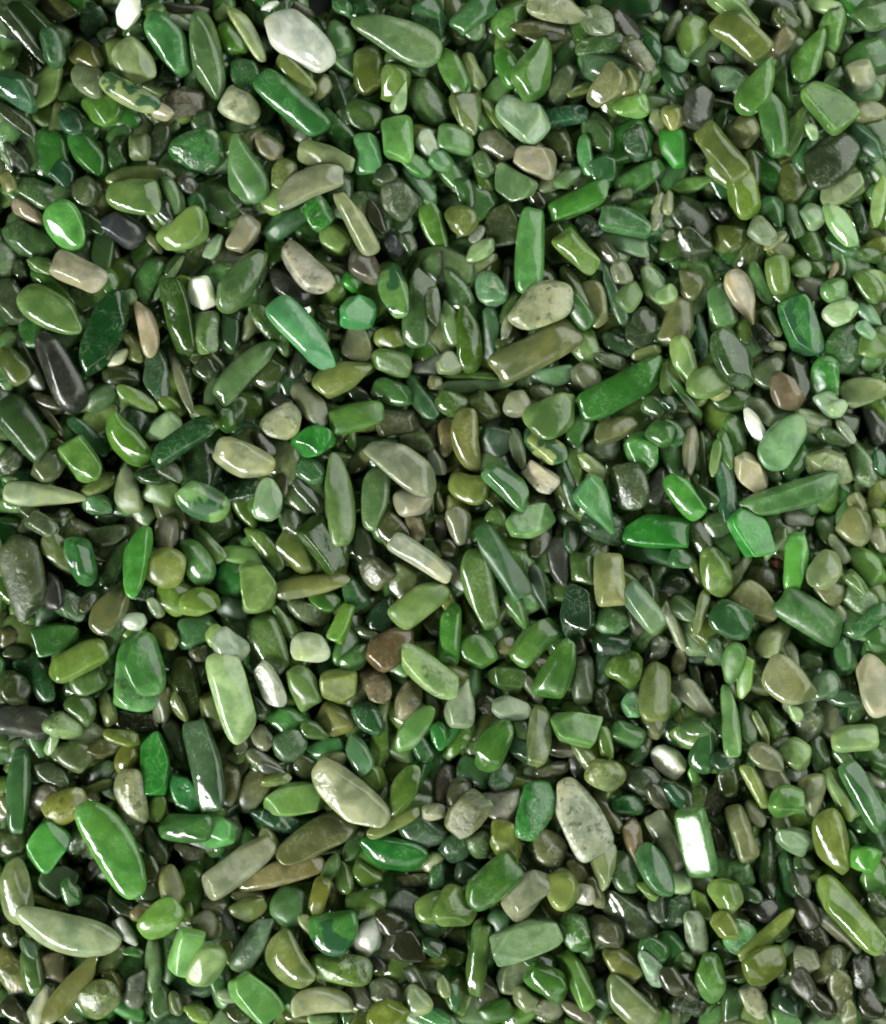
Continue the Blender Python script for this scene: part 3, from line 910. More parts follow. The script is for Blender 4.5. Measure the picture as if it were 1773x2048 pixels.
(1261, 590, 62, 45, -60, '685', 'e', '', None),
(1231, 582, 125, 30, 70, '465', 'e', '', None),
(1286, 652, 82, 58, 100, '343', 'e', '', 'dark green oval stone right of the long olive brown rod'),
(1296, 704, 58, 25, -15, '786', 'e', '', None),
(1311, 567, 82, 42, 60, '8a7', 'e', '', None),
(1221, 717, 62, 28, 20, '454', 'e', '*', None),
(968, 812, 65, 52, 60, '564', 'e', '', None),
(904, 807, 65, 48, 30, '463', 'e', '', None),
(1318, 970, 75, 42, -70, '555', 'e', '', None),
(1138, 974, 105, 30, 70, '364', 'e', '', None),
(1224, 980, 70, 30, 60, '474', 'e', '', None),
(961, 524, 75, 32, -30, '786', 'e', '', None),
(1016, 684, 50, 28, -20, '564', 'e', '', None),
(1311, 812, 50, 38, 20, '464', 'e', '', None),
(894, 874, 75, 35, 90, '763', 'e', '', None),
(1161, 620, 75, 40, 60, '363', 'e', '', None),
(1241, 687, 75, 40, 20, '354', 'e', '-', None),
(1321, 867, 55, 50, 30, '474', 'e', '', None),
(998, 1002, 75, 40, 50, '452', 'e', '', None),
(1061, 1044, 95, 58, -28, '7a6', 'b', '+', 'light green blocky stone just below the whitish blocky chip with the olive corner'),
(1316, 1062, 125, 65, 8, '283', 'r', '+', 'large emerald rod-shaped stone above a darker green one'),
(1301, 1106, 120, 40, 15, '263', 'r', '', None),
(921, 1049, 75, 48, 75, '776', 'e', '+', None),
(1004, 1124, 160, 48, 56, '364', 'r', '+', 'long slim dark green rod-shaped stone with a glossy edge'),
(961, 1179, 155, 62, 78, '574', 'r', '+', 'large green rod-shaped stone just below and left of the long slim dark green rod'),
(1081, 1079, 80, 45, -60, '443', 'e', '', None),
(1118, 1124, 95, 40, 85, '444', 'e', '', None),
(1081, 1179, 105, 28, 72, '354', 'd', '', None),
(1156, 1222, 108, 65, 83, '243', 'b', '+', 'dark bottle green blocky stone standing upright'),
(1221, 1159, 102, 58, 88, '996', 'r', '+', 'yellowish beige oblong stone standing upright'),
(1168, 1139, 68, 48, 85, '463', 'r', '', None),
(1286, 1214, 105, 48, 50, '798', 'r', '+', 'cool green rod-shaped stone just below and right of the yellowish beige oblong stone'),
(1228, 1242, 70, 60, 10, '474', 'e', '*', None),
(1036, 1224, 82, 32, 58, '695', 'f', '', None),
(1071, 1284, 110, 58, -48, '584', 'r', '+', 'green rod-shaped stone just below and left of the dark bottle green blocky stone'),
(1116, 1339, 130, 65, -70, '473', 'd', '+', 'large green tapered stone above and right of the whitish angular chip'),
(1168, 1362, 92, 45, 85, '454', 'r', '', 'dark green rod-shaped stone below the dark bottle green blocky stone'),
(1258, 1339, 72, 68, 40, '573', 'e', '+', 'leaf green rounded stone below and right of the dark bottle green blocky stone'),
(1208, 1339, 78, 32, -85, '465', 'e', '', None),
(1314, 1386, 115, 62, 95, '785', 'r', '+', 'olive green rod-shaped stone just left of the pale silvery long tapered stone'),
(1266, 1412, 50, 40, 90, '6a7', 'e', '*', None),
(954, 1306, 72, 62, 50, '584', 'e', '+', 'green rounded stone just above the pale silvery tapered stone'),
(1016, 1356, 72, 58, 30, '463', 'b', '', 'green blocky stone just above the whitish angular chip'),
(901, 1269, 115, 42, 95, '483', 'r', '+', 'green rod-shaped stone right of the brown orange-tinted stone'),
(924, 1409, 95, 58, -75, '898', 'd', '+', 'pale silvery grey tapered stone standing upright'),
(906, 1352, 72, 40, 20, '785', 'e', '', None),
(1026, 1419, 78, 45, 5, '9a9', 'a', '+', 'whitish angular chip with a straight lower edge'),
(1081, 1472, 115, 45, -82, '786', 'e', '+', 'olive green long oval stone just below and right of the whitish angular chip'),
(1151, 1459, 95, 60, 10, '695', 'b', '+', 'green blocky stone right of the whitish angular chip'),
(1068, 1379, 62, 32, 50, '776', 'e', '', None),
(988, 1489, 108, 65, -60, '473', 'e', '+', 'green oval stone sloping up to the right, above the pinkish white half-moon stone'),
(921, 1486, 88, 32, -55, '583', 'r', '*', None),
(1256, 1472, 68, 48, 30, '585', 'e', '', None),
(1161, 1424, 70, 32, 10, '573', 'e', '', None),
(1196, 1514, 70, 40, 100, '784', 'e', '', None),
(1208, 1412, 65, 30, 75, '343', 'e', '*', None),
(1014, 1294, 45, 38, -30, '775', 'e', '', None),
(906, 1149, 80, 28, 48, 'bba', 'e', '', None),
(896, 1199, 60, 30, 65, '784', 'e', '', None),
(1218, 1054, 105, 62, 25, '354', 'e', '*', None),
(1144, 1074, 65, 30, 95, '354', 'e', '', None),
(1318, 1302, 60, 40, -60, '666', 'e', '*', None),
(1301, 1186, 65, 32, 70, '454', 'e', '', None),
(994, 1044, 65, 45, 80, '574', 'e', '', None),
(941, 1234, 70, 25, 75, '564', 'e', '', None),
(1001, 1224, 70, 25, -60, '564', 'e', '', None),
(1046, 1462, 55, 32, 70, '686', 'e', '', None),
(1044, 1499, 60, 42, 30, '354', 'e', '', None),
(891, 1469, 70, 40, -50, '384', 'e', '', None),
(1214, 1486, 65, 28, 80, '684', 'e', '', None),
(1311, 1449, 60, 45, 50, '775', 'e', '', None),
(1226, 1292, 75, 50, 0, '243', 'e', '', None),
(1241, 1454, 75, 45, 0, '343', 'e', '-', None),
(1126, 1499, 70, 40, 20, '443', 'e', '', None),
(1148, 1279, 70, 38, 60, '332', 'e', '', None),
(981, 1414, 60, 38, 30, '332', 'e', '', None),
(1276, 1244, 55, 35, 60, '443', 'e', '', None),
(1168, 1509, 70, 30, 55, '675', 'e', '', None),
(901, 1099, 50, 35, 40, '553', 'e', '', None),
(1276, 1514, 50, 30, -40, '464', 'e', '', None),
(1164, 1636, 160, 80, 65, 'bba', 'e', '*+', 'large whitish long oval stone with grey mottling'),
(1071, 1624, 120, 68, -70, '384', 'e', '*+', 'green speckled stone, pale at its lower end'),
(936, 1628, 92, 65, -50, '775', 'b', '*+', 'olive and brown mottled blocky stone'),
(1004, 1616, 82, 65, -10, 'a99', 'h', '*', 'pinkish white half-moon stone with an olive top'),
(896, 1586, 100, 50, 90, '544', 'e', '*', 'dark brown rough sparkling stone in a black gap'),
(1014, 1686, 100, 58, 68, '784', 'e', '+', 'olive green oval stone just below the pinkish white half-moon stone'),
(1091, 1698, 85, 68, 30, '775', 'e', '*+', 'olive rounded stone just below the green speckled stone'),
(961, 1696, 55, 45, 70, '575', 'e', '*', None),
(1218, 1628, 105, 30, 58, '664', 'e', '', None),
(1258, 1614, 65, 38, 0, '263', 'f', '+', None),
(1271, 1694, 105, 38, 80, '975', 'd', '+', None),
(1208, 1734, 90, 52, 85, '897', 'd', '+', None),
(984, 1764, 120, 68, -38, '473', 'r', '+', 'large green rod-shaped stone above and left of the large pale grey-green blocky stone'),
(911, 1816, 85, 80, 20, '684', 'e', '+', 'olive green rounded stone right of the pale pointed stone with a white glint'),
(1051, 1786, 108, 70, -50, '998', 'e', '+', 'large grey oval stone just above the large pale grey-green blocky stone'),
(1124, 1776, 75, 65, 50, '895', 'e', '+', 'olive green rounded stone above and right of the large pale grey-green blocky stone'),
(1108, 1814, 65, 42, 60, '885', 'e', '', None),
(1166, 1788, 50, 38, 10, 'baa', 'e', '*', None),
(1164, 1756, 80, 50, 50, '886', 'e', '', None),
(1051, 1878, 135, 68, -22, '797', 'b', '+', 'large pale grey-green blocky stone'),
(1151, 1866, 82, 58, 60, '474', 'e', '*+', 'green oval stone just right of the large pale grey-green blocky stone'),
(1176, 1906, 50, 30, 80, '585', 'e', '', None),
(1261, 1834, 135, 70, 48, '454', 'e', '', 'large dark green oval stone right of the large pale grey-green blocky stone'),
(1211, 1866, 82, 50, 30, '554', 'e', '', 'dark olive oval stone right of the large pale grey-green blocky stone'),
(1244, 1934, 85, 55, 45, '774', 'e', '+', 'olive oval stone right of the large pale grey-green blocky stone'),
(956, 1924, 140, 40, -82, '574', 'r', '+', 'green rod-shaped stone just below and left of the large pale grey-green blocky stone'),
(1158, 1964, 120, 42, 65, '694', 'r', '+', 'lime green rod-shaped stone below and right of the large pale grey-green blocky stone'),
(1096, 1966, 90, 58, 35, '473', 'e', '+', 'green oval stone just below and right of the large pale grey-green blocky stone'),
(1031, 1956, 82, 60, -75, '676', 'b', '', None),
(1051, 2004, 55, 38, 40, '787', 'e', '', None),
(1261, 2011, 130, 62, 42, '786', 'e', '+', 'large olive green long oval stone below and right of the large pale grey-green blocky stone'),
(1304, 1936, 82, 38, 62, '798', 'f', '*', None),
(1311, 1741, 110, 55, 70, '475', 'e', '+', 'cool green oval stone sloping down to the right, right of the pinkish white half-moon stone'),
(1251, 1748, 85, 60, 60, '464', 'e', '', 'green oval stone above and right of the large pale grey-green blocky stone'),
(914, 1696, 80, 60, -70, '354', 'e', '', None),
(906, 1926, 62, 42, -10, '573', 'e', '', None),
(908, 1998, 60, 28, 75, '475', 'e', '', None),
(974, 1991, 70, 45, 70, '554', 'e', '', None),
(994, 2031, 70, 45, -10, '473', 'e', '', None),
(1161, 2031, 75, 32, 30, '876', 'e', '', None),
(1098, 2021, 65, 45, 20, '776', 'e', '*', None),
(1308, 1904, 65, 50, 40, '364', 'e', '', None),
(1316, 1818, 65, 35, 75, '455', 'e', '*', None),
(1006, 1846, 65, 50, 40, '364', 'e', '', None),
(1214, 1551, 75, 60, 30, '785', 'e', '*+', 'olive green rounded stone left of the bright white shiny chip'),
(1164, 1551, 75, 35, 65, '555', 'e', '*', None),
(956, 1551, 90, 50, 30, '475', 'e', '', None),
(1006, 1556, 65, 45, -60, '354', 'e', '', None),
(1291, 1566, 75, 60, 40, '343', 'e', '', None),
(1106, 1544, 70, 30, -10, '554', 'e', '', None),
(1208, 1994, 65, 55, 60, '354', 'e', '', None),
(1191, 1786, 65, 30, 75, '775', 'e', '', None),
(1148, 1684, 70, 35, 60, '443', 'e', '', None),
(1111, 1646, 75, 28, 80, '464', 'e', '', None),
(936, 1751, 50, 45, 20, '354', 'e', '', None),
(961, 1866, 50, 32, 90, '463', 'e', '', None),
(1081, 1928, 65, 40, 20, '353', 'e', '', None),
(1118, 1916, 65, 28, 60, '775', 'e', '', None),
(1318, 1598, 65, 35, 60, '443', 'e', '', None),
(888, 1974, 45, 25, 80, '897', 'e', '', None),
(1291, 1998, 50, 35, 40, '554', 'e', '', None),
(916, 1586, 65, 38, -60, '554', 'e', '*', None),
(1026, 1661, 65, 40, 10, '664', 'e', '-', None),
(1298, 1781, 50, 25, 40, '684', 'e', '', None),
(1469, 15, 120, 42, 30, '8a6', 'e', '+', None),
(1484, 70, 120, 65, 40, '674', 'r', '+', 'large olive green rod-shaped stone above and right of the vivid green upright stone'),
(1386, 68, 82, 58, -70, '684', 'e', '+', 'olive green oval stone above and right of the large beige speckled stone near the top'),
(1352, 45, 70, 28, -65, '675', 'e', '', None),
(1354, 110, 60, 38, 40, '7a8', 'e', '+', None),
(1416, 132, 68, 32, 80, '575', 'e', '', None),
(1346, 148, 80, 28, 60, '475', 'e', '', None),
(1449, 110, 62, 22, 15, '666', 'e', '', None),
(1564, 85, 70, 40, -60, '875', 'e', '+', None),
(1466, 152, 80, 48, 0, '687', 'e', '+', None),
(1624, 108, 115, 58, -60, '584', 'd', '+', 'green tapered stone above the large dark grey oval near the right edge'),
(1669, 50, 95, 50, -70, '584', 'e', '', None),
(1616, 25, 60, 25, 65, '787', 'e', '', None),
(1654, 5, 75, 30, 20, '9b7', 'e', '', None),
(1516, 172, 125, 62, -65, '584', 'd', '+', 'large green tapered stone above and right of the vivid green upright stone'),
(1399, 210, 88, 55, 100, '444', 'e', '+', 'dark grey oval stone just above and right of the vivid green upright stone'),
(1549, 245, 130, 52, 80, '474', 'e', '+', 'green long oval stone standing upright, right of the large beige speckled stone near the top'),
(1576, 172, 88, 38, 75, '584', 'd', '', None),
(1592, 258, 100, 40, -70, '574', 'e', '', None),
(1489, 262, 68, 58, -40, '775', 'e', '+', 'olive rounded stone right of the vivid green upright stone'),
(1354, 230, 50, 50, -20, '995', 'e', '+', None),
(1352, 292, 80, 52, 80, '292', 'e', '+', 'vivid green stone hanging upright under a beige one'),
(1442, 308, 130, 58, 50, '674', 'r', '+', 'large olive green rod-shaped stone just right of the vivid green upright stone'),
(1489, 385, 98, 58, 80, '683', 'e', '+', 'leaf green oval stone standing upright, below and right of the vivid green upright stone'),
(1509, 342, 88, 30, 85, '564', 'e', '', None),
(1656, 212, 108, 70, 50, '583', 'b', '*+', 'large leaf green blocky stone just above the large dark grey oval near the right edge'),
(1636, 248, 58, 45, 50, '464', 'e', '', None),
(1624, 265, 35, 22, 70, '9b8', 'a', '', None),
(1664, 322, 118, 82, -35, '343', 'e', '+', 'large dark grey oval stone near the right edge'),
(1724, 150, 60, 55, 70, '998', 'e', '+', None),
(1676, 152, 50, 35, -30, '686', 'e', '', None),
(1742, 218, 70, 42, -20, '775', 'e', '', None),
(1734, 280, 85, 42, 40, '365', 'e', '', None),
(1689, 375, 95, 50, -30, '897', 'b', '+', 'olive green blocky stone just above the pale green angular chip'),
(1684, 448, 100, 42, 60, '8b7', 'a', '+', 'pale green angular chip with a bright flat face'),
(1629, 430, 50, 48, 40, '8a8', 'e', '', None),
(1392, 362, 80, 30, -15, '695', 'e', '+', None),
(1386, 430, 90, 68, 50, '343', 'e', '', 'dark green oval stone below the vivid green upright stone'),
(1549, 420, 70, 45, 70, '475', 'd', '+', None),
(1464, 475, 70, 55, 15, '563', 'e', '', None),
(1526, 462, 60, 48, 40, '898', 'e', '*+', None),
(1552, 480, 55, 20, -40, '997', 'f', '', None),
(1594, 438, 70, 35, 80, '464', 'e', '', None),
(1629, 488, 75, 48, 60, '463', 'e', '', None),
(1762, 400, 100, 28, -80, '8a6', 'e', '', None),
(1386, 488, 75, 58, 40, '343', 'e', '', 'dark green rounded stone above and left of the cream pointed stone'),
(1446, 420, 50, 38, 40, '444', 'e', '', None),
(1342, 465, 30, 25, 0, '776', 'e', '', None),
(1756, 492, 65, 35, -20, '673', 'e', '', None),
(1339, 402, 50, 20, -80, '886', 'e', '', None),
(1742, 108, 95, 65, -20, '474', 'e', '', 'green oval stone close to the right edge, under a grey-green rounded stone'),
(1729, 430, 70, 30, 70, '354', 'e', '', None),
(1692, 488, 75, 30, 30, '364', 'e', '', None),
(1749, 25, 75, 62, 0, '575', 'e', '', 'grey-green rounded stone above the large dark grey oval near the right edge'),
(1574, 38, 60, 45, 20, '564', 'e', '*', None),
(1666, 112, 38, 20, 70, '9a7', 'e', '', None),
(1394, 318, 40, 28, 60, '454', 'e', '', None),
(1446, 238, 55, 30, -70, '464', 'e', '', None),
(1566, 498, 55, 35, 20, '673', 'e', '', None),
(1744, 508, 50, 28, 10, '464', 'e', '', None),
(1549, 22, 95, 70, 20, '232', 'e', '', None),
(1449, 200, 75, 32, 10, '463', 'e', '-', None),
(1489, 592, 112, 52, 65, 'ca9', 'd', '-+', 'cream coloured smooth stone with one pointed end'),
(1386, 562, 65, 52, 60, '775', 'e', '', None),
(1362, 642, 95, 60, -70, '775', 'e', '', 'olive oval stone left of the cream pointed stone'),
(1449, 612, 100, 55, 80, '696', 'e', '+', 'sage green oval stone just below and left of the cream pointed stone'),
(1336, 587, 45, 35, -20, '9b7', 'a', '', None),
(1464, 717, 125, 70, 70, '353', 'e', '+', 'large dark green oval stone above and left of the brown angular stone'),
(1524, 567, 95, 35, 65, '585', 'e', '', None),
(1559, 550, 80, 45, 80, '684', 'e', '+', 'olive green oval stone standing upright, just above and right of the cream pointed stone'),
(1604, 534, 45, 38, 0, '686', 'e', '', None),
(1674, 537, 42, 15, -60, '975', 'e', '', None),
(1546, 642, 65, 28, 60, '675', 'e', '', None),
(1606, 652, 120, 65, 68, '374', 'b', '%+', 'large green blocky stone below and right of the cream pointed stone'),
(1536, 672, 65, 42, 60, '444', 'e', '*', None),
(1559, 690, 38, 18, 0, '997', 'e', '', None),
(1672, 580, 55, 48, 0, '585', 'e', '', None),
(1684, 624, 70, 45, -20, '9b8', 'e', '+', None),
(1742, 624, 72, 32, 50, '7a8', 'a', '*', None),
(1696, 697, 100, 80, -50, '363', 'e', '*', 'large green rounded stone above and right of the brown angular stone'),
(1734, 660, 45, 28, 50, '7a8', 'e', '', None),
(1754, 692, 62, 52, 20, '684', 'e', '', None),
(1372, 724, 105, 45, 70, '8a6', 'e', '+', 'yellow-green long oval stone above and right of the long bright green rod'),
(1419, 762, 95, 60, -30, '795', 'e', '+', 'olive green oval stone sloping up to the right, left of the brown angular stone'),
(1442, 784, 45, 28, -20, '996', 'e', '', None),
(1409, 672, 95, 25, 85, '365', 'e', '', None),
(1549, 732, 85, 50, -55, '676', 'd', '', None),
(1572, 782, 82, 55, 60, '865', 'a', '+', 'small brown angular stone with a sharp pale ridge'),
(1656, 754, 85, 58, 100, '494', 'e', '*', 'green oval stone standing upright, just right of the brown angular stone'),
(1734, 780, 95, 55, -15, '897', 'e', '+', 'olive green oval stone lying level, right of the brown angular stone'),
(1604, 750, 100, 42, 80, '343', 'e', '', None),
(1662, 807, 68, 42, 30, '798', 'e', '', None),
(1676, 817, 40, 32, -30, '9b9', 'e', '', None),
(1629, 840, 82, 45, 10, '897', 'e', '', None),
(1696, 862, 55, 20, 50, '788', 'e', '', None),
(1512, 850, 75, 28, 60, 'ccc', 'a', '!', 'bright white curved shard beside a smooth pale sage oval'),
(1566, 882, 120, 68, -55, '7a7', 'e', '+', 'smooth pale sage green oval stone'),
(1524, 822, 70, 40, 50, '565', 'e', '', None),
(1384, 900, 95, 32, -83, '986', 'e', '+', None),
(1502, 944, 80, 52, 60, 'ba8', 'b', '+', 'small cream blocky stone with rounded corners'),
(1346, 902, 115, 45, 75, '474', 'e', '', None),
(1474, 870, 80, 38, 75, '584', 'e', '', None),
(1432, 917, 70, 20, -80, '685', 'e', '', None),
(1409, 924, 120, 18, 85, '564', 'e', '', None),
(1454, 900, 80, 28, 80, '585', 'e', '', None),
(1664, 932, 100, 58, 20, '897', 'e', '*+', 'olive green oval stone sloping down to the right, right of the small cream blocky stone'),
(1599, 927, 75, 38, -50, '474', 'e', '', None),
(1729, 934, 92, 50, 65, '575', 'e', '*', None),
(1582, 992, 198, 58, -12, '585', 'e', '+', 'large long green stone with rounded ends near the pale sage oval'),
(1454, 982, 120, 38, 88, '365', 'r', '', 'dark cool green rod-shaped stone just below and left of the small cream blocky stone'),
(1369, 992, 100, 50, 50, '493', 'e', '+', 'green oval stone sloping down to the right, left of the small cream blocky stone'),
(1416, 994, 55, 32, 40, '464', 'e', '', None),
(1722, 1014, 55, 35, 60, '886', 'e', '', None),
(1762, 992, 70, 38, -70, '674', 'e', '', None),
(1759, 850, 75, 42, 60, '444', 'e', '', None),
(1699, 844, 60, 42, 20, '454', 'e', '', None),
(1402, 830, 42, 22, 60, '898', 'e', '', None),
(1469, 802, 75, 45, -10, '463', 'e', '', None),
(1374, 797, 100, 20, 50, '585', 'e', '', None),
(1339, 807, 38, 30, 30, '354', 'e', '', None),
(1344, 864, 65, 45, 60, '364', 'e', '', None),
(1742, 570, 70, 42, 50, '574', 'e', '', None),
(1624, 570, 70, 40, 30, '554', 'e', '', None),
(1549, 947, 40, 25, 45, '687', 'e', '', None),
(1652, 717, 55, 32, 0, '363', 'e', '-', None),
(1674, 874, 70, 30, 20, '464', 'e', '', None),
(1764, 757, 30, 25, 0, '685', 'e', '', None),
(1766, 924, 50, 30, 90, '365', 'e', '', None),
(1529, 1007, 62, 25, 10, '464', 'e', '-', None),
(1504, 1066, 105, 65, 52, '293', 'b', '+', 'vivid bright green blocky stone'),
(1434, 1144, 100, 58, 78, '684', 'e', '+', 'olive green oval stone below and right of the large emerald rod'),
(1596, 1124, 112, 45, 94, '5a4', 'r', '+', 'light green rod-shaped stone just below and right of the vivid bright green blocky stone'),
(1714, 1052, 70, 65, -70, '886', 'e', '+', 'olive rounded stone below and right of the large long green stone by the sage oval'),
(1652, 1139, 85, 60, -65, '897', 'e', '+', 'olive green oval stone below and right of the vivid bright green blocky stone'),
(1659, 1184, 60, 50, 20, '775', 'e', '', None),
(1516, 1206, 95, 58, 35, '775', 'b', '+', 'olive blocky stone just above and left of the pale cream pointed stone'),
(1536, 1159, 75, 50, 10, '553', 'e', '', None),
(1462, 1242, 85, 68, 30, '364', 'e', '+', 'dark cool green rounded stone just left of the pale cream pointed stone'),
(1624, 1234, 140, 65, 32, '474', 'r', '+', 'large green rod-shaped stone just above and right of the pale cream pointed stone'),
(1626, 1284, 105, 35, 25, '484', 'e', '', None),
(1559, 1274, 102, 48, -52, '9a7', 'd', '+', 'pale cream pointed stone with its tip down'),
(1742, 1242, 85, 32, -40, '364', 'r', '+', None),
(1576, 1366, 110, 75, 42, '886', 'e', '+', 'large flat olive beige oval stone'),
(1466, 1326, 80, 42, -72, '584', 'e', '+', None),
(1494, 1356, 82, 30, -80, '7a5', 'e', '', None),
(1399, 1404, 115, 45, 45, '998', 'd', '+', 'pale silvery grey long tapered stone'),
(1464, 1444, 140, 35, 88, '7a6', 'r', '+', 'long pale green wavy rod standing upright'),
(1652, 1376, 70, 52, -40, '687', 'e', '+', None),
(1754, 1372, 120, 68, 70, 'ba8', 'e', '+', 'large pinkish beige stone cut by the right edge'),
(1714, 1479, 90, 52, -3, '9b7', 'r', '+', 'pale green oblong stone with a lighter rim'),
(1622, 1449, 80, 62, 80, '565', 'e', '*', None),
(1544, 1439, 82, 40, 58, '574', 'r', '', None),
(1499, 1449, 82, 35, 80, '575', 'e', '', None),
(1526, 1459, 75, 20, 65, '675', 'e', '', None),
(1596, 1509, 65, 55, 30, '8a6', 'e', '+', None),
(1536, 1516, 75, 45, 25, '776', 'e', '+', None),
(1404, 1224, 100, 22, -72, '786', 'e', '', None),
(1352, 1254, 100, 22, 65, '998', 'e', '*', None),
(1386, 1122, 105, 30, 68, '674', 'e', '', None),
(1486, 1136, 70, 30, -60, '897', 'e', '*+', None),
(1682, 1099, 65, 28, 55, '898', 'e', '', None),
(1742, 1132, 90, 50, 50, '695', 'e', '', 'green oval stone sloping down to the right, right of the vivid bright green blocky stone'),
(1724, 1199, 70, 55, 20, '686', 'e', '*', None),
(1686, 1229, 50, 22, 50, '9a8', 'e', '', None),
(1364, 1322, 60, 30, -75, '986', 'e', '', None),
(1396, 1349, 55, 20, 75, '787', 'e', '', None),
(1592, 1312, 58, 22, 78, '897', 'e', '', None),
(1629, 1324, 48, 38, 0, '686', 'e', '', None),
(1692, 1316, 75, 50, 80, '475', 'e', '', None),
(1729, 1414, 75, 35, -60, '464', 'e', '', None),
(1602, 1039, 65, 30, 10, '777', 'e', '', None),
(1659, 1062, 55, 35, 60, '575', 'e', '', None),
(1762, 1072, 75, 32, 65, '998', 'e', '', None),
(1412, 1499, 100, 50, -75, '364', 'd', '', None),
(1344, 1526, 75, 50, 50, 'ddd', 'a', '*!', 'bright white shiny chip in a dark brown hollow'),
(1449, 1054, 70, 70, 60, '464', 'e', '', None),
(1369, 1219, 62, 38, 30, '575', 'e', '', None),
(1764, 1034, 40, 32, 70, '895', 'e', '', None),
(1404, 1074, 75, 50, 60, '454', 'e', '', None),
(1459, 1099, 62, 45, 70, '464', 'e', '', None),
(1714, 1166, 60, 28, 50, '685', 'e', '', None),
(1436, 1304, 62, 32, 70, '465', 'e', '', None),
(1394, 1456, 65, 38, 0, '464', 'e', '', None),
(1604, 1414, 65, 38, -10, '676', 'e', '', None),
(1519, 1362, 75, 45, 40, '564', 'e', '', None),
(1749, 1514, 65, 40, 20, '474', 'e', '', None),
(1699, 1519, 75, 35, 50, '575', 'e', '', None),
(1559, 1129, 22, 18, 0, 'a42', 'a', '', None),
(1354, 1174, 50, 50, 30, '343', 'e', '*', None),
(1429, 1374, 60, 28, 70, '554', 'e', '', None),
(1762, 1284, 60, 50, 40, '474', 'e', '', None),
(1592, 1424, 40, 25, 60, '8a7', 'e', '', None),
(1554, 1086, 75, 30, -60, '786', 'e', '', None),
(1449, 1524, 50, 38, 0, '354', 'e', '', None),
(1366, 1119, 50, 40, 20, '364', 'e', '', None),
(1646, 1514, 75, 40, 80, '464', 'e', '', None),
(1692, 1399, 70, 32, 10, '465', 'e', '', None),
(1624, 1199, 55, 30, 30, '353', 'e', '-', None),
(1396, 1684, 140, 60, 80, '585', 'r', '!+', 'green rod-shaped stone with a white shining face'),
(1339, 1684, 118, 45, 58, '998', 'r', '+', 'grey rod-shaped stone just left of the green rod with the white shining face'),
(1486, 1668, 110, 42, 70, '775', 'r', '+', 'olive rod-shaped stone just right of the green rod with the white shining face'),
(1514, 1631, 58, 32, 60, '998', 'e', '+', None),
(1514, 1574, 95, 28, 63, '895', 'r', '+', None),
(1574, 1604, 70, 62, 0, '584', 'e', '+', 'green rounded stone below and left of the pale green rimmed oblong stone'),
(1596, 1686, 85, 50, 20, '798', 'e', '+', None),
(1629, 1594, 82, 52, 90, 'aa8', 'd', '-+', None),
(1686, 1591, 110, 35, 63, '8a6', 'r', '+', None),
(1732, 1594, 150, 48, 62, '475', 'r', '+', 'cool green rod-shaped stone below the pale green rimmed oblong stone'),
(1666, 1688, 130, 65, 75, '784', 'e', '+', 'large olive green oval stone above the long yellow-green rod by the right edge'),
(1702, 1831, 180, 58, 48, '794', 'r', '+', 'long yellow-green rod-shaped stone near the right edge'),
(1729, 1716, 62, 55, 30, '5a3', 'e', '+', None),
(1754, 1766, 80, 55, 80, '584', 'e', '', None),
(1539, 1728, 130, 28, 92, '464', 'e', '', None),
(1579, 1756, 100, 32, 80, '364', 'r', '', None),
(1616, 1734, 48, 45, 0, '464', 'e', '', None),
(1454, 1791, 72, 58, 60, '794', 'e', '+', 'lime green rounded stone below and right of the green rod with the white shining face'),
(1489, 1754, 65, 45, 60, '696', 'e', '*', None),
(1479, 1874, 72, 65, 50, '596', 'e', '*', None),
(1449, 1851, 62, 45, 60, '784', 'e', '', None),
(1536, 1871, 140, 30, -40, '784', 'r', '+', 'olive green rod-shaped stone left of the long yellow-green rod by the right edge'),
(1529, 1926, 90, 68, -30, '673', 'e', '+', 'leaf green oval stone below and left of the long yellow-green rod by the right edge'),
(1422, 1958, 95, 58, 75, '584', 'e', '+', 'green oval stone standing upright, below the green rod with the white shining face'),
(1394, 1868, 95, 42, 78, '898', 'r', '*+', 'grey rod-shaped stone below the green rod with the white shining face'),
(1406, 1814, 65, 30, 65, '684', 'e', '', None),
(1362, 1766, 60, 48, 80, '9b8', 'e', '', None),
(1399, 1771, 75, 40, 5, '787', 'e', '', None),
(1354, 1828, 82, 65, 120, '354', 'e', '*', None),
(1342, 1901, 62, 58, 30, '485', 'e', '', None),
(1524, 1818, 75, 55, 20, '333', 'e', '', None),
(1679, 1861, 120, 32, 42, '665', 'r', '', None),
(1634, 1874, 90, 50, 65, '554', 'e', '*', None),
(1612, 1921, 60, 50, 60, '776', 'b', '*', None),
(1654, 1934, 95, 50, -40, '664', 'e', '*', None),
(1684, 1986, 105, 45, 75, '664', 'e', '*', 'dark olive long oval stone below the long yellow-green rod by the right edge'),
(1726, 1946, 65, 42, 80, '444', 'e', '*', None),
(1512, 2008, 72, 40, 65, '998', 'b', '*+', None),
(1526, 1978, 38, 20, 50, 'ccb', 'e', '', None),
(1579, 2011, 70, 45, 40, '354', 'e', '', None),
(1379, 1974, 65, 40, 60, '443', 'e', '', None),
(1469, 2024, 90, 40, -85, '464', 'e', '', None),
(1392, 1558, 45, 22, 70, '6a4', 'e', '', None),
(1352, 1591, 58, 32, 40, '365', 'e', '', None),
(1596, 1551, 40, 32, 20, '999', 'e', '', None),
(1549, 1556, 75, 55, 30, '665', 'e', '', None),
(1442, 1598, 80, 40, -60, '443', 'e', '', None),
(1459, 1566, 65, 40, 80, '453', 'e', '', None),
(1446, 1691, 62, 30, 60, '554', 'e', '', None),
(1719, 1644, 55, 35, 40, '363', 'e', '', None),
(1604, 1771, 60, 35, 80, '343', 'e', '', None),
(1616, 1826, 75, 45, 60, '332', 'e', '', None),
(1749, 1676, 75, 50, 70, '363', 'e', '', None),
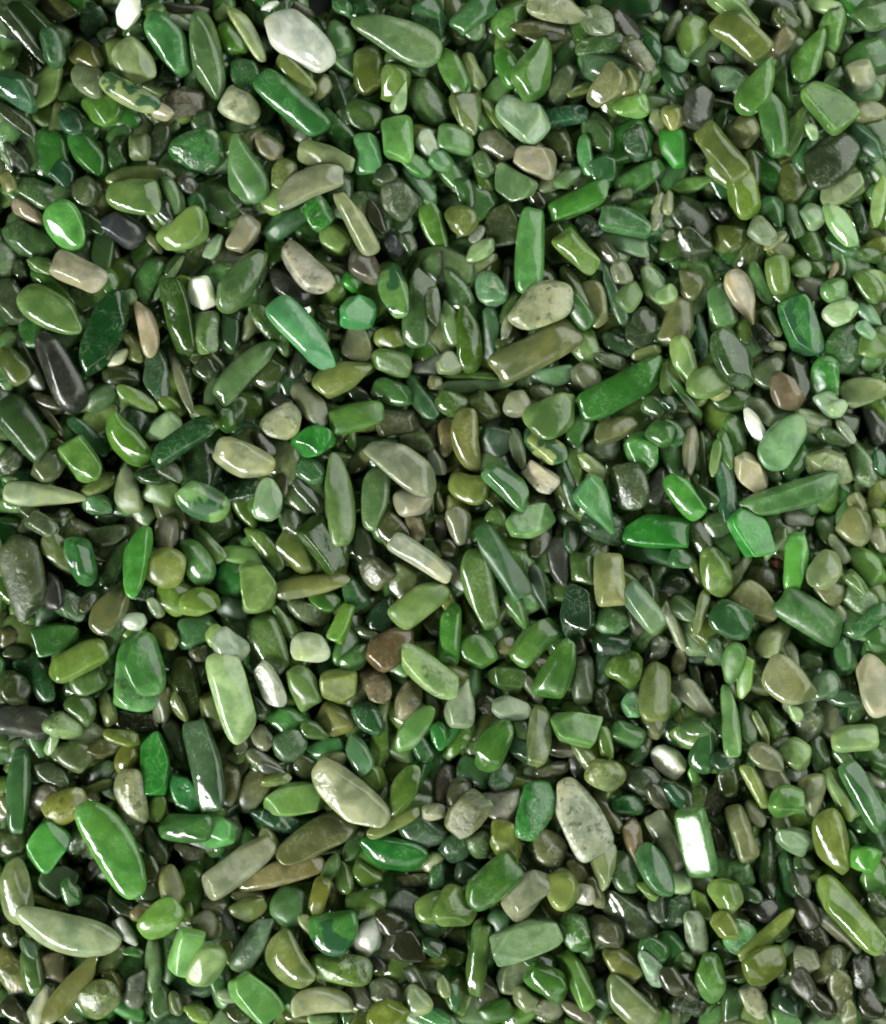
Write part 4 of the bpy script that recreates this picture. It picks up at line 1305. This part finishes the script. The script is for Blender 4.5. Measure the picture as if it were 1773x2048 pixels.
(1759, 1811, 60, 35, 60, '454', 'e', '', None),
(1764, 1926, 65, 30, 80, '554', 'e', '', None),
(1739, 2011, 75, 45, 60, '332', 'e', '', None),
(1642, 2011, 75, 45, 40, '332', 'e', '', None),
(1699, 2036, 75, 30, 80, '775', 'e', '*', None),
(1604, 1968, 65, 40, 60, '332', 'e', '', None),
(1759, 1566, 50, 18, 40, 'ddd', 'a', '', None),
(1766, 1541, 50, 30, 30, '473', 'e', '', None),
(1504, 1791, 50, 32, 20, '353', 'e', '', None),
(1446, 1911, 50, 32, 60, '464', 'e', '', None),
(1344, 1961, 65, 40, 60, '443', 'e', '', None),
(1569, 1651, 50, 38, 70, '564', 'e', '', None),
(1374, 1924, 45, 30, 30, '574', 'e', '', None),
(1544, 1786, 40, 25, 80, '343', 'e', '', None),
(1559, 1946, 50, 30, 20, '342', 'e', '', None),
(1742, 1874, 70, 35, 40, '442', 'e', '', None),
(1379, 2011, 75, 50, 20, '232', 'e', '', None),
(1704, 1686, 50, 35, 80, '474', 'e', '', None)]

HALF = (-0.42, -0.379, 1.0)
def rank(s):
    return (2 if '+' in s[7] else 0 if '-' in s[7] else 1)
order = sorted(range(len(STONES)), key=lambda i: (rank(STONES[i]), -STONES[i][2] * STONES[i][3] if rank(STONES[i]) < 2 else STONES[i][2] * STONES[i][3]))
for i in order:
    x, y, L, W, ang, colour, shape, marks, label = STONES[i]
    r2 = random.Random(x * 7919 + y)
    level = 3 if label is None else 4
    V = stone_verts(L * 1.08, W * 1.10, shape, r2, level, '!' in marks)
    loc, rot, P = settle(V, (x - 886.5) * PX, -(y - 1024) * PX, -math.radians(ang), r2,
                         tilt_to=HALF if '!' in marks else None, sink=0.93 if '+' in marks else 0.88, maxtilt=0.42)
    col = tone(colour, r2)
    par = (r2.random(), 1.0 if '*' in marks else 0.0, 1.0 if '%' in marks else 0.0)
    if label is None:
        add_loose(P, level, col, par)
        continue
    me = mesh_from("tumbled_stone", V, ICO[level][1])
    set_attrs(me, np.tile(np.append(col, 1.0), (len(V), 1)), np.tile(np.array(par + (1.0,)), (len(V), 1)))
    o = bpy.data.objects.new("tumbled_stone", me)
    o.location = loc
    o.rotation_euler = rot
    o['label'] = label
    o['category'] = 'stone'
    o['group'] = 'polished green stone chips lying on top of the heap'
    scene.collection.objects.link(o)

V = np.concatenate(loose_V)
me = mesh_from("gravel", V, np.concatenate(loose_F))
set_attrs(me, np.concatenate(loose_C), np.concatenate(loose_P))
o = bpy.data.objects.new("gravel", me)
o['kind'] = 'stuff'
o['label'] = 'small green, olive and grey polished stone chips filling the heap'
o['category'] = 'gravel'
scene.collection.objects.link(o)
hs = H[int((HX - .085) / CELL):int((HX + .085) / CELL), int((HY - .1) / CELL):int((HY + .1) / CELL)]
print("HEAP", hs.mean(), hs.std(), hs.max(), len(V))
